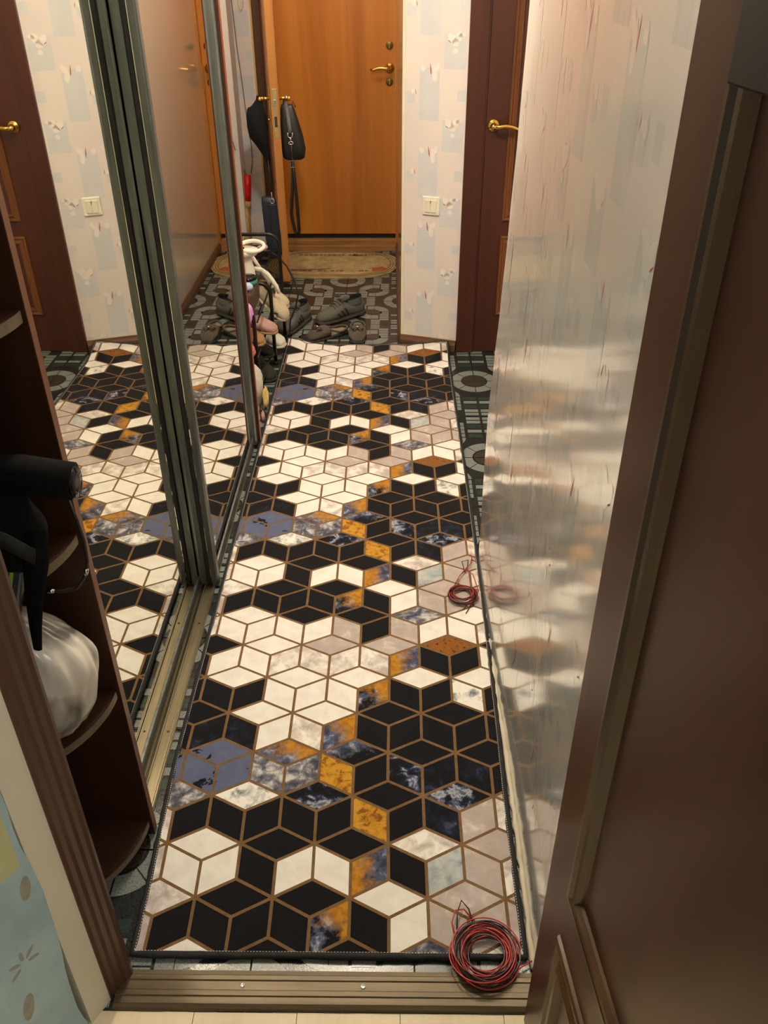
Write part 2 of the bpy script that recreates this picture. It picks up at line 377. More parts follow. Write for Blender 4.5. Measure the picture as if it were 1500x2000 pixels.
# ------------------------------------------------------------------ floor and tiles
H = 2.5
b = MB(); b.box(-1.05, 1.35, -.145, 4.75, -.04, -.006, 'grout'); floor = struct(b.build('floor'))
TX, TY, X0, Y0 = .318, .343, -.180, 3.890
def tile_mesh(mirror):
    g = .0016
    b = MB(); b.box(g, TX-g, g, TY-g, -.006, -.0006, 'tile_dark')
    z0, z1 = -.0007, 0.0
    def uv(p): return ((1-p[0] if mirror else p[0])*TX, p[1]*TY)
    def poly(pts, mat):
        q = [uv((min(max(x, .006), .994), min(max(y, .006), .994))) for x, y in pts]
        # shrink slightly for the thin dark joint
        cx = sum(p[0] for p in q)/len(q); cy = sum(p[1] for p in q)/len(q)
        q = [(p[0], p[1]) for p in q]
        n = len(q)
        b.add([(x,y,z1) for x,y in q], [tuple(range(n))], mat)
    def ann(cx, cy, r0, r1, a0, a1, mat, n=6):
        outer = arc(cx, cy, r1, a0, a1, n)
        inner = arc(cx, cy, r0, a1, a0, n) if r0 > 0 else [(cx, cy)]
        poly(outer+inner, mat)
    def ring_q(cx, cy, a0):
        for k in range(2):
            s0 = a0+k*PI/4+.02; ann(cx, cy, .185, .325, s0, s0+PI/4-.04, 'tile_grey', 5)
        ann(cx, cy, 0, .165, a0, a0+PI/2, 'tile_brown', 8)
    ring_q(0, 0, 0); ring_q(1, 1, PI)
    def rect(x0, x1, y0, y1, m='tile_grey'): poly([(x0+.006,y0+.006),(x1-.006,y0+.006),(x1-.006,y1-.006),(x0+.006,y1-.006)], m)
    def band(fl):
        F = (lambda p: p) if not fl else (lambda p: (1-p[0], 1-p[1]))
        def R(x0, x1, y0, y1, m='tile_grey'):
            a = F((x0,y0)); c = F((x1,y1)); rect(min(a[0],c[0]), max(a[0],c[0]), min(a[1],c[1]), max(a[1],c[1]), m)
        def Cq(cx, cy, r0, r1, a0, a1, m='tile_grey'):
            pts = arc(cx, cy, r1, a0, a1, 7)+arc(cx, cy, r0, a1, a0, 7); poly([F(p) for p in pts], m)
        # comes down from the top edge, jogs to the side, runs on down
        for k in range(3): R(.37, .53, .80+k*.067, .80+(k+1)*.067)
        Cq(.55, .60, .03, .19, PI, PI/2+.04) if False else None
        Cq(.53, .53, .08, .24, PI/2-.0, .05)
        for k in range(4): R(.61, .77, .16+k*.092, .16+(k+1)*.092)
        R(.40, .53, .615, .775)
        R(.80, .99, .02, .10); R(.80, .99, .11, .19); R(.80, .99, .21, .32, 'tile_green'); R(.80, .99, .34, .42); R(.80, .99, .44, .54, 'tile_green')
    band(False); band(True)
    # pill-shaped dark inlay between the two jogs
    pill = arc(.60, .50, .055, -PI/2, PI/2, 6)+arc(.40, .50, .055, PI/2, 3*PI/2, 6); poly(pill, 'tile_brown')
    pass
    me_o = b.build('tile', fix=False); return me_o
tp = [tile_mesh(False), tile_mesh(True)]
for t_ in tp:
    for p in t_.data.polygons:
        if p.normal.z < 0 and p.center.z > -.0006: p.flip()
used = [False, False]
for i in range(-3, 5):
    for j in range(-12, 3):
        x, y = X0+i*TX, Y0+j*TY
        if y+TY > 4.72 or x+TX < -1.0 or x > 1.3 or y < -.26: continue
        if y > 2.95 and x > .14: continue
        if x+TX < -.47 and y+TY < 1.9 and y > .3: continue
        k = (i+j) % 2
        if used[k]: o = tp[k].copy(); COL.objects.link(o)
        else: o = tp[k]; used[k] = True
        o.location = (x, y, 0); o.parent = floor

# ------------------------------------------------------------------ wallpaper print
PV = .318; PU = .285
def paper_print(mp, u0, u1, v0, v1, blue='print_blue', gloss=False, du=0, dv=0, red='print_red', flowers=True):
    b = MB()
    def poly(pts, m, off):
        us = [p[0] for p in pts]; vs = [p[1] for p in pts]
        if max(us) <= u0 or min(us) >= u1 or max(vs) <= v0 or min(vs) >= v1: return
        pts = [(min(max(p[0], u0), u1), min(max(p[1], v0), v1)) for p in pts]
        n = len(pts)
        if gloss and m == 'print_white': m = 'print_white_gloss'
        if gloss: off *= .4
        b.add([mp(u, v, off) for u, v in pts], [tuple(range(n))], m)
    def rect(a, c, d, e, m, off=.0004):
        # slice tall ones so they follow the wall
        k = max(1, int((e-d)/.08)); 
        for q in range(k): poly([(a,d+(e-d)*q/k),(c,d+(e-d)*q/k),(c,d+(e-d)*(q+1)/k),(a,d+(e-d)*(q+1)/k)], m, off)
    def petal(x, y, w_, h, tilt=0, m='print_white', off=.0008):
        pts = []
        if not flowers or x-w_ < u0 or x+w_ > u1: return
        for k in range(12):
            a = 2*PI*k/12; px = math.cos(a)*w_/2*(1-.35*math.sin(a)); py = math.sin(a)*h/2
            pts.append((x+px*math.cos(tilt)-py*math.sin(tilt), y+px*math.sin(tilt)+py*math.cos(tilt)))
        poly(pts, m, off)
    i0 = int((u0-du)//PU)-1; i1 = int((u1-du)//PU)+1; j0 = int((v0-dv)//PV)-1; j1 = int((v1-dv)//PV)+1
    for i in range(i0, i1+1):
        for j in range(j0, j1+1):
            U = du+i*PU; r = dv+.278+j*PV
            rect(U+.018, U+.054, r-.145, r-.10, blue)
            petal(U+.03, r-.10, .022, .03, .3); petal(U+.046, r-.098, .014, .022, -.3); petal(U+.058, r-.10, .003, .02, .2, 'print_brown', .001)
            rect(U+.074, U+.160, r-.21, r-.008, blue)
            petal(U+.138, r-.03, .02, .062, .1); petal(U+.15, r-.006, .018, .035, -.3); petal(U+.088, r-.01, .022, .026, .5)
            petal(U+.121, r-.014, .0042, .042, .12, red, .001)
            rect(U+.177, U+.268, r-.012, r+.112, blue)
            petal(U+.205, r+.10, .03, .045, .6); petal(U+.235, r+.105, .03, .04, -.5); petal(U+.222, r+.085, .03, .03, 0)
            petal(U+.223, r+.055, .022, .02, .2); petal(U+.197, r+.088, .003, .016, .9, red, .001); petal(U+.248, r+.112, .028, .016, .3)
            rect(U+.238, U+.274, r-.13, r-.087, blue)
    return b

# ------------------------------------------------------------------ walls
# right wall of the corridor: glossy wallpaper over an uneven face, its far corner loose
EDGE = [(0,.365),(.53,.363),(.705,.370),(.85,.376),(1.05,.382),(1.3,.388),(1.55,.391),(2.5,.393)]
def edgex(z):
    for (a, x), (c, y) in zip(EDGE, EDGE[1:]):
        if z <= c: t_ = (z-a)/(c-a); t_ = t_*t_*(3-2*t_); return x+(y-x)*t_
    return EDGE[-1][1]
def rw(y, z, off=0):
    base = .374+.012*min(1, z/1.2)+.0012*math.sin(z*5+y*7)
    t_ = min(1, max(0, (y-.35)/.8)); t_ = t_*t_*(3-2*t_)
    return (base*(1-t_)+edgex(z)*t_-off, y, z)
b = MB(); NY, NZ = 22, 34; ys = [-.16+i*(1.16+.16)/NY for i in range(NY+1)]; zs = [i*H/NZ for i in range(NZ+1)]
vs = [rw(y, z) for z in zs for y in ys]
b.add(vs, [(k*(NY+1)+i, (k+1)*(NY+1)+i, (k+1)*(NY+1)+i+1, k*(NY+1)+i+1) for k in range(NZ) for i in range(NY)], 'gloss_paper', True)
b.box(.42, .52, -.16, 1.15, 0, H, 'plaster')
vs = [rw(1.16, z) for z in zs]+[(.52, 1.16, z) for z in zs]
b.add(vs, [(i, i+1, NZ+1+i+1, NZ+1+i) for i in range(NZ)], 'wallpaper', True)
wall_right = struct(b.build('wall_right', fix=False))
pb = paper_print(lambda u, v, off: rw(u, v, off), -.15, 1.12, .0, 2.4, 'print_blue_gloss', gloss=True, du=.02, dv=.03)
pb.build('wallpaper_print', wall_right)
# rough plaster bead where the paper meets the tiles
b = MB(); rnd = random.Random(3); pts = [(rw(-.14+k*.02, 0)[0]-.004+rnd.uniform(-.0018,.0018), -.14+k*.02, .004+rnd.uniform(0,.003)) for k in range(65)]
b.tube(pts, [.006+rnd.uniform(-.0015,.003) for _ in pts], 'plaster', 6); b.build('plaster_bead', wall_right)

# wall with the switch, slightly turned
A = Vector((.127, 2.944, 0)); Bp = Vector((.392, 2.856, 0)); dv_ = (Bp-A).normalized(); nv_ = Vector((dv_.y, -dv_.x, 0)); nv_ = nv_ if nv_.y < 0 else -nv_
def sw(u, v, off=0): p = A+dv_*u+nv_*off; return (p.x, p.y, v)
b = MB(); L = (Bp-A).length
b.prism([(A.x,A.y),(Bp.x,Bp.y),(1.35,2.87),(1.35,3.0),(.25,3.1),(.127,4.52)], 0, H, 'wallpaper')
wall_back = struct(b.build('wall_back'))
pb = paper_print(sw, .012, L-.002, .06, 2.4); pb.build('wallpaper_print', wall_back)
b = MB(); b.add([sw(0,.05,.004), sw(.012,.05,.004), sw(.012,2.4,.004), sw(0,2.4,.004), sw(0,.05,0), sw(.012,.05,0), sw(.012,2.4,0), sw(0,2.4,0)],
      [(0,1,2,3),(0,3,7,4),(1,5,6,2)], 'ivory_plastic'); b.build('corner_bead', wall_back)
# side of the entry recess carries the same glossy paper
def rs(y, z, off=0): return (.127-.012*(y-2.944)/1.5-off-.0015, y, z)
b = MB(); b.add([rs(2.95,0),rs(4.5,0),rs(4.5,H),rs(2.95,H)], [(0,3,2,1)], 'gloss_paper'); b.build('side_paper', wall_back, fix=False)
# skirting boards
def skirting(name, p0, p1, n, h=.054, th=.014, mat='brown_trim'):
    p0, p1, n = Vector(p0), Vector(p1), Vector(n); b = MB(); prof = [(0,0),(th,0),(th,h*.6),(th*.55,h*.85),(th*.4,h),(0,h)]
    vs = [tuple(p+n*a+Vector((0,0,z))) for p in (p0,p1) for a, z in prof]; k = len(prof)
    b.add(vs, [(i, (i+1)%k, k+(i+1)%k, k+i) for i in range(k)]+[tuple(range(k)), tuple(range(2*k-1, k-1, -1))], mat)
    return struct(b.build(name))
skirting('baseboard_back', A+nv_*.001, A+dv_*(L-.002)+nv_*.001, nv_)
skirting('baseboard_right', (.1245, 2.95, 0), (.113, 4.46, 0), (-1,0,0))
# left side past the wardrobe and the wall beside the entry
b = MB(); b.box(-.95, -.83, 1.97, 4.5, 0, H, 'wallpaper'); b.box(-.845, -.80, 4.20, 4.36, 0, H, 'wallpaper')
wl = struct(b.build('wall_left'))
pb = paper_print(lambda u, v, off: (-.83+off, 4.2-u, v), 0, 2.2, .05, 2.4); pb.build('wallpaper_print', wl)
b = MB(); b.box(-.95, -.69, 4.36, 4.48, 0, H, 'wallpaper'); wf = struct(b.build('wall_far'))
pb = paper_print(lambda u, v, off: (-.83+u, 4.36-off, v), 0, .137,    .05, 2.4, du=-.15, flowers=False); pb.build('wallpaper_print', wf)
b = MB(); b.box(-.70, -.69, 4.352, 4.36, 0, H, 'yellow_cloth'); b.build('corner_bead', wf)
skirting('baseboard_far', (-.80, 4.359, 0), (-.70, 4.359, 0), (0,-1,0), .07)
skirting('baseboard_left', (-.829, 1.98, 0), (-.829, 4.19, 0), (1,0,0), .06)
b = MB(); b.box(-1.05, 1.35, -.2, 4.8, H, H+.05, 'ceiling_paint'); b.box(-1.6, 1.6, -3.6, -.2, H, H+.05, 'ceiling_paint'); struct(b.build('ceiling'))
b = MB(); b.box(1.30, 1.40, 1.1, 2.9, 0, H, 'wallpaper'); b.box(.5, 1.35, 1.05, 1.15, 0, H, 'wallpaper'); struct(b.build('wall_alcove'))
# front partition on the left and the room this picture is taken from
b = MB(); b.prism([(-1.10,-.19),(-.50,-.19),(-.445,-.19),(-.412,-.152),(-1.10,-.152)], 0, H, 'panel_wood')
b.box(-1.12, -1.0, -.19, 2.0, 0, H, 'plaster'); struct(b.build('wall_front'))
b = MB()
P0 = Vector((-.436,-.203)); P1 = Vector((-.459,-.246)); d_ = (P1-P0).normalized(); P2 = P0+d_*1.9; nn = Vector((-d_.y, d_.x)); nn = nn if nn.x < 0 else -nn
b.prism([tuple(P0), tuple(P1), tuple(P1+nn*.08), tuple(P0+nn*.08)][::-1], 0, H, 'plaster')
wroom = struct(b.build('wall_room_left'))
WD = Vector((d_.x, d_.y, 0)); WN = Vector((-nn.x, -nn.y, 0)); WO = Vector((P1.x, P1.y, 0))
rnd = random.Random(11)
def bw(u, v, off=0): p = WO+WD*u+WN*off; return (p.x, p.y, v)
# blue wallpaper with a torn, wavy edge, laid over the plaster
b = MB(); N_ = 60; ed = [(.002+.006*math.sin(k*.55)+.005*math.sin(k*.23+1)+rnd.uniform(-.0015,.0015), k*H/N_) for k in range(N_+1)]
vs = []
for u, z in ed: vs += [bw(u, z, .0015), bw(1.85, z, .0015), bw(u, z, 0), bw(1.85, z, -.08)]
fs = []
for k in range(N_): a = 4*k; fs += [(a, a+1, a+5, a+4), (a+2, a, a+4, a+6), (a+1, a+3, a+7, a+5)]
b.add(vs, fs, 'blue_paper'); bp = b.build('blue_wallpaper', wroom)
b = MB(); 
def leafshape(cx, cz, w_, h, tilt, m, off=.0022):
    pts = [(cx+math.cos(a)*w_/2*math.cos(tilt)-math.sin(a)*h/2*math.sin(tilt), cz+math.cos(a)*w_/2*math.sin(tilt)+math.sin(a)*h/2*math.cos(tilt)) for a in [2*PI*k/10 for k in range(10)]]
    b.add([bw(u, z, off) for u, z in pts if True], [tuple(range(len(pts)))], m)
for k, (cx, cz) in enumerate([(.065,.315),(.21,.62),(.25,.20),(.42,.45),(.12,.95),(.55,.80),(.34,1.15)]):
    for a in (0, .9, -.9, 2.0, -2.0): leafshape(cx-math.sin(a)*.019, cz+math.cos(a)*.019, .007, .023, a, 'sprig_brown')
    leafshape(cx+.02, cz-.10, .022, .06, .25, 'sprig_brown'); leafshape(cx+.055, cz+.10, .010, .05, -.3, 'sprig_olive', .0024)
    leafshape(cx-.045, cz+.14, .020, .05, .2, 'sprig_brown'); leafshape(cx+.075, cz-.03, .010, .04, .3, 'sprig_olive', .0024)
for cx, cz, r_ in [(.028,.575,.060),(.24,.95,.08),(.4,.28,.07)]:
    pts = [(max(.014, cx+math.cos(a)*r_*.7*(1+.10*math.sin(3*a))), cz+math.sin(a)*r_*1.2*(1+.08*math.sin(5*a))) for a in [2*PI*k/24 for k in range(24)]]
    b.add([bw(u, z, .0020) for u, z in pts], [tuple(range(24))], 'sprig_olive')
b.build('wallpaper_print', wroom)
skirt = struct(MB().build('trim_1')) if False else None
# room shell behind the camera
b = MB(); b.box(-1.6, 1.6, -3.6, -3.5, 0, H, 'plaster'); b.box(1.5, 1.6, -3.5, -.1, 0, H, 'plaster'); b.box(-1.6, -1.35, -3.5, -1.85, 0, H, 'plaster'); struct(b.build('wall_room_back'))
b = MB(); b.box(.385, 1.5, -.20, -.165, 0, H, 'plaster'); struct(b.build('wall_room_right'))
b = MB(); b.box(-1.6, 1.55, -3.55, -.222, -.03, -.006, 'grout'); rf = struct(b.build('floor_room'))
pl = None
k = 0
for i in range(-8, 8):
    x = i*.192+.11
    o = None
    if pl is None: q = MB(); q.box(.0006, .1914, 0, 1.64, -.006, 0, 'laminate'); pl = q.build('plank', rf); pl.location = (x, -1.863, 0); continue
    o = pl.copy(); COL.objects.link(o); o.location = (x, -1.863, 0)
for i in range(-8, 8): o = pl.copy(); COL.objects.link(o); o.location = (i*.192+.11, -3.506, 0)

# ------------------------------------------------------------------ left door casing and threshold
b = MB()
b.prism([(-.405,-.159),(-.408,-.166),(-.414,-.170),(-.417,-.177),(-.4235,-.1815),(-.426,-.190),(-.4315,-.1955),(-.434,-.203),(-.50,-.20),(-.50,-.1515),(-.405,-.1515)][::-1], 0, 2.1, 'casing')
cs = tag(b.build('door_casing'), 'brown moulded door casing at the left of the threshold, beside the cream plaster', 'door frame')
b = MB(); N_ = 9
prof = [(-.222,0),(-.220,.006),(-.213,.0085),(-.211,.007),(-.199,.007),(-.197,.0095),(-.188,.0095),(-.186,.0075),(-.170,.0075),(-.168,.010),(-.160,.010),(-.158,.008),(-.149,.0065),(-.146,0)]
vs = [(x, y, z) for x in (-.428, .372) for y, z in prof]; k = len(prof)
b.add(vs, [(i, i+1, k+i+1, k+i) for i in range(k-1)]+[(k-1, 0, k, 2*k-1), tuple(range(k)), tuple(range(2*k-1, k-1, -1))], 'threshold')
th = tag(b.build('door_threshold'), 'bronze metal threshold strip with ribs and screws in front of the long rug', 'threshold')
for x in (-.19, .04):
    b = MB(); b.lathe([(.0045,.007),(.0045,.0088),(.003,.0094),(.0028,.0088),(.001,.0086)], 'chrome', 14, Matrix.Translation((x,-.178,0))); b.build('screw', th)

# ------------------------------------------------------------------ wardrobe with mirror doors
wr = empty('sliding_wardrobe', (-.72, 1.05, 0), 'brown sliding wardrobe with two tall mirror doors along the left wall', 'wardrobe')
inv = Matrix.Translation((.72, -1.05, 0))
def wpart(b, name, parent=wr):
    o = b.build(name, parent)
    if parent is wr: o.data.transform(inv)
    return o
b = MB(); b.box(-.998, -.4375, .157, .175, .0, 2.35, 'panel_wood'); b.box(-.4375, -.436, .157, .175, 0, 2.35, 'edge_wood'); wpart(b, 'near_side_panel')
b = MB(); b.box(-.90, -.434, 1.935, 1.953, 0, 2.35, 'panel_wood'); b.box(-.434, -.4325, 1.935, 1.953, 0, 2.35, 'red_edge'); wpart(b, 'far_side_panel')
b = MB(); b.box(-.99, -.44, .175, 1.935, 2.33, 2.35, 'panel_wood'); wpart(b, 'top_panel')
b = MB(); b.box(-.99, -.97, .175, 1.935, 0, 2.33, 'panel_wood'); wpart(b, 'back_panel')
# floor track: rear channel and front channel with ribs
b = MB()
def strip(x0, x1, z, m): b.box(x0, x1, .176, 1.934, 0, z, m)
strip(-.535, -.455, .003, 'track'); 
for x in (-.457, -.4605): strip(x-.0012, x+.0012, .010, 'track')
strip(-.484, -.462, .0045, 'track'); strip(-.4865, -.484, .011, 'track')
strip(-.496, -.4865, .004, 'track_dark'); strip(-.500, -.498, .011, 'track'); strip(-.532, -.530, .011, 'track')
tk = wpart(b, 'floor_track')
for y in (.45, .86, 1.3, 1.75):
    b = MB(); b.lathe([(.003,.0045),(.003,.0058),(.0014,.006),(.001,.0052)], 'track_dark', 10, Matrix.Translation((-.472, y, 0))); o = b.build('screw', tk); o.data.transform(inv)
def stile(b, xf, xb, y0, y1, mat='alu', z0=.012, z1=2.32):
    # deep aluminium section, ribbed on its broad sides
    w_ = xf-xb; r = .0025
    xs = [xb, xb+w_*.06, xb+w_*.12, xb+w_*.34, xb+w_*.40, xb+w_*.60, xb+w_*.66, xb+w_*.90, xb+w_*.94, xf]
    dy = [0, 0, r*.6, r*.6, r*1.6, r*1.6, 0, 0, r*.5, r]
    pts = [(x, y0+d) for x, d in zip(xs, dy)]+[(x, y1-d) for x, d in zip(xs[::-1], dy[::-1])]
    b.prism(pts, z0, z1, mat)
def mirror_door(xm, y0, y1, name, front, back, slim=False, lead=None):
    dr = bpy.data.objects.new(name, None); COL.objects.link(dr); dr.parent = wr
    dr.location = (xm+.72, (y0+y1)/2-1.05, 0)
    h = (y1-y0)/2
    b = MB(); b.box(-.006, 0, -h+.001, h-.012, .045, 2.30, 'mirror'); b.build('mirror_pane', dr)
    if slim:
        b = MB(); b.box(-.010, .0012, h-.012, h, .012, 2.32, 'alu_dark', bev=.0005); b.build('stile', dr)
    else:
        b = MB(); stile(b, front, back, h-.024, h); b.build('stile', dr)
        b = MB(); stile(b, front, back, -h, -h+.024); st_ = b.build('stile', dr)
        b = MB(); b.box(back+(front-back)*.42, back+(front-back)*.58, -h-.0005, -h+.006, .014, 2.31, 'black_rubber'); b.build('pile_seal', st_)
    b = MB(); b.box(-.012, .004, -h+.012, h-.012, .014, .046, 'alu', bev=.002); b.build('bottom_rail', dr)
    b = MB(); b.box(-.012, .004, -h+.012, h-.012, 2.29, 2.32, 'alu', bev=.002); b.build('top_rail', dr)
mirror_door(-.502, .180, 1.050, 'mirror_door', .002, -.01, True)
mirror_door(-.459, 1.030, 1.930, 'mirror_door', .016, -.040)

# ------------------------------------------------------------------ corner shelf unit beside the wardrobe
cu = empty('corner_shelf_unit', (-.74, .15, 0), 'dark brown quarter-round corner shelves at the near end of the wardrobe', 'shelf')
for z in (1.60, 1.22, .825, .452, .055):
    pts = [(-.74+.297*math.cos(a), .1555-.25*math.sin(a)) for a in [PI/2*k/20 for k in range(21)]]+[(-.995,-.0945),(-.995,.1555)]
    b = MB(); b.prism([(x+.74, y-.15) for x, y in pts][::-1], z-.018, z, 'panel_wood'); sh = b.build('shelf', cu)
    b = MB(); vs = [(x+.74, y-.15, zz) for x, y in [(-.74+.2985*math.cos(a), .1555-.2515*math.sin(a)) for a in [.02+PI/2*k/20 for k in range(21)]] for zz in (z-.018, z)]
    b.add(vs, [(2*i, 2*i+2, 2*i+3, 2*i+1) for i in range(20)], 'shelf_edge'); b.build('edge_band', sh)
b = MB(); b.box(-.257, -.25, -.245, .005, 0, 1.9, 'panel_wood'); b.build('back_panel', cu)

# ------------------------------------------------------------------ rug
LS, LY = .08184, .08492
COLR = {  # (row n, column j): colours of top, left, right lozenge
 (0,-2):'WWQ',(0,0):'WWW',(0,2):'KKW',(0,4):'KWX',(0,6):'QKC',(0,8):'PPQ',(0,10):'PPP',
 (1.5,-1):'MQK',(1.5,1):'VKK',(1.5,3):'DKK',(1.5,5):'KGK',(1.5,7):'DNP',(1.5,9):'PQP',
 (3,-2):'BBB',(3,0):'BBB',(3,2):'ZMM',(3,4):'HGK',(3,6):'KDN',(3,8):'KNK',(3,10):'KKK',
 (4.5,-1):'KKN',(4.5,1):'WNW',(4.5,3):'WQZ',(4.5,5):'KKK',(4.5,7):'KKK',(4.5,9):'KKK',
 (6,-2):'KKK',(6,0):'WKK',(6,2):'WWW',(6,4):'WWY',(6,6):'WKK',(6,8):'WVK',(6,10):'WKK',
 (7.5,-1):'KKW',(7.5,1):'WWQ',(7.5,3):'PQQ',(7.5,5):'PQX',(7.5,7):'OKK',(7.5,9):'KWW',
 (9,-2):'WQQ',(9,0):'WWW',(9,2):'KWW',(9,4):'KPK',(9,6):'MPW',(9,8):'WWQ',(9,10):'WQQ',
 (10.5,-1):'QPK',(10.5,1):'KKK',(10.5,3):'KKY',(10.5,5):'WKW',(10.5,7):'PPP',(10.5,9):'PPP'}
RX0, RX1, RY0, RY1, RZ = -.428, .350, -.116, 2.905, .011
def sstep(x): x = max(0, min(1, x)); return x*x*(3-2*x)
def warp(x, y, z):
    lx = (RX1-x)/(RX1-RX0); nx, ny = x, y
    nx += lx*(.016*(1-sstep((y+.11)/.5))-.001*sstep((y-.3)/1.2))
    nx += (1-lx)*(.008*math.sin((y-.1)*1.45)*sstep((y-.1)/.4)*(1 if y < 2.2 else .6)+.001)
    ny += .060*sstep((-.20-x)/.24)*sstep((y-2.6)/.3)
    k = sstep((y-2.70)/.2)*sstep((x-.16)/.18)
    ny -= .045*k; z += .036*k+.0025*math.sin(y*9+x*5)*sstep((y-1.5)/1.0)*.5+.001
    k2 = sstep((y-2.80)/.12)*sstep((-.30-x)/.12); z += .012*k2
    return (nx, ny, z)
rug = empty('runner_rug', (0, 1.4, 0), 'long runner rug with black, white and gold cube pattern along the mirror doors', 'rug')
bm = bmesh.new(); uvl = bm.loops.layers.uv.new('UVMap'); names = ['line']+list('KWPQGONDBMVCXYZH'); hw = .0035
def LP(j, n): x = (j-4)*LS; y = n*LY; return Vector((x-y*.0026, y+x*.0026, 0))
def lozenge(ps, code):
    c = sum(ps, Vector())/4; sx = max(abs(p.x-c.x) for p in ps); sy = max(abs(p.y-c.y) for p in ps)
    inn = []
    for i in range(4):
        p, a, q = ps[i], ps[i-1], ps[(i+1)%4]
        e1 = (p-a).normalized(); e2 = (q-p).normalized(); n1 = Vector((-e1.y, e1.x, 0)); n2 = Vector((-e2.y, e2.x, 0))
        bis = (n1+n2).normalized(); inn.append(p+bis*(hw/max(.2, bis.dot(n1))))
    vo = [bm.verts.new(p) for p in ps]; vi = [bm.verts.new(p) for p in inn]
    def face(vs, mi):
        f = bm.faces.new(vs); f.material_index = mi; f.smooth = False
        for l in f.loops: l[uvl].uv = ((l.vert.co.x-c.x)/sx, (l.vert.co.y-c.y)/sy)
    face(vi, names.index(code))
    for i in range(4): face([vo[i], vo[(i+1)%4], vi[(i+1)%4], vi[i]], 0)
for kk in range(-2, 26):
    n = kk*1.5
    for j in range(-2, 11):
        if (kk % 2 == 0) != (j % 2 == 0): continue
        code = COLR[(n % 12, j)]
        S_, C_, T_ = LP(j,n), LP(j,n+1), LP(j,n+2); L0, L1, R0, R1 = LP(j-1,n+.5), LP(j-1,n+1.5), LP(j+1,n+.5), LP(j+1,n+1.5)
        lozenge([C_, R1, T_, L1], code[0]); lozenge([S_, C_, L1, L0], code[1]); lozenge([S_, R0, R1, C_], code[2])
bmesh.ops.remove_doubles(bm, verts=bm.verts[:], dist=1e-5)
for co, no in (((RX0,0,0),(-1,0,0)),((RX1,0,0),(1,0,0)),((0,RY0,0),(0,-1,0)),((0,RY1,0),(0,1,0))):
    bmesh.ops.bisect_plane(bm, geom=bm.verts[:]+bm.edges[:]+bm.faces[:], plane_co=co, plane_no=no, clear_outer=True)
for f in bm.faces:
    if f.normal.z < 0: f.normal_flip()
for v in bm.verts: v.co = Vector(warp(v.co.x, v.co.y, RZ-.001))-Vector((0,1.4,0))
me = bpy.data.meshes.new('pile'); bm.to_mesh(me); bm.free()
for nme in names: me.materials.append(MT[nme])
o = bpy.data.objects.new('pile', me); COL.objects.link(o); o.parent = rug
# backing under the pile
b = MB(); gx, gy = 10, 60; vs = []
for j in range(gy+1):
    for i in range(gx+1):
        p = warp(RX0+(RX1-RX0)*i/gx, RY0+(RY1-RY0)*j/gy, RZ-.0065); vs.append((p[0], p[1]-1.4, p[2]))
b.add(vs, [(j*(gx+1)+i, j*(gx+1)+i+1, (j+1)*(gx+1)+i+1, (j+1)*(gx+1)+i) for j in range(gy) for i in range(gx)], 'binding', True); b.build('backing', rug)
# overlocked black binding all round, and its white stitching
per = []
def seg(a, c, n):
    for i in range(n): t_ = i/n; per.append((a[0]+(c[0]-a[0])*t_, a[1]+(c[1]-a[1])*t_))
e = .004
seg((RX0-e,RY0-e),(RX1+e,RY0-e),40); seg((RX1+e,RY0-e),(RX1+e,RY1+e),150); seg((RX1+e,RY1+e),(RX0-e,RY1+e),40); seg((RX0-e,RY1+e),(RX0-e,RY0-e),150)
rnd = random.Random(5)
b = MB(); pts = []
for x, y in per: p = warp(x, y, RZ-.0045); pts.append((p[0]+rnd.uniform(-.0008,.0008), p[1]-1.4+rnd.uniform(-.0008,.0008), p[2]))
b.tube(pts, [.0072+rnd.uniform(-.0008,.0008) for _ in pts], 'binding', 8, closed=True); b.build('edge_binding', rug)
b = MB(); step = .0062
def stitch(a, c):
    a, c = Vector(a), Vector(c); n = int((c-a).length/step); d = (c-a).normalized()
    for i in range(n):
        p = a+(c-a)*((i+.3)/n); q = p+d*.0034
        p = Vector(warp(p.x, p.y, RZ+.0016)); q = Vector(warp(q.x, q.y, RZ+.0016)); sd = Vector((-(q-p).y, (q-p).x, 0)).normalized()*.0006
        b.add([(v.x, v.y-1.4, v.z) for v in (p-sd, p+sd, q+sd, q-sd, (p+q)/2+Vector((0,0,.0008)))], [(0,1,4),(1,2,4),(2,3,4),(3,0,4)], 'thread')
e = .0005
stitch((RX0+e,RY0+.001),(RX1-e,RY0+.001)); stitch((RX1-e,RY0),(RX1-e,RY1)); stitch((RX0+e,RY0),(RX0+e,RY1)); stitch((RX0,RY1-.001),(RX1,RY1-.001))
o = b.build('stitching', rug); o['kind'] = 'stuff'

# ------------------------------------------------------------------ doors
PROF = [(0,0),(.001,.006),(.005,.010),(.010,.010),(.014,.006),(.020,.007),(.027,.012),(.032,.011),(.036,.004),(.037,0)]
def brass_lever(name, parent, T, mat='brass', left=1, plate=False):
    b = MB(); b.lathe([(.026,0),(.026,.004),(.022,.009),(.013,.011),(.0105,.02),(.0105,.045)], mat, 24, T)
    b.tube([(0,0,.045),(left*.02,.001,.050),(left*.045,.005,.052),(left*.07,.002,.050),(left*.095,-.006,.050),(left*.112,-.004,.048)], [.0105,.0095,.0085,.009,.0085,.005], mat, 12, T=T)
    return b.build(name, parent)
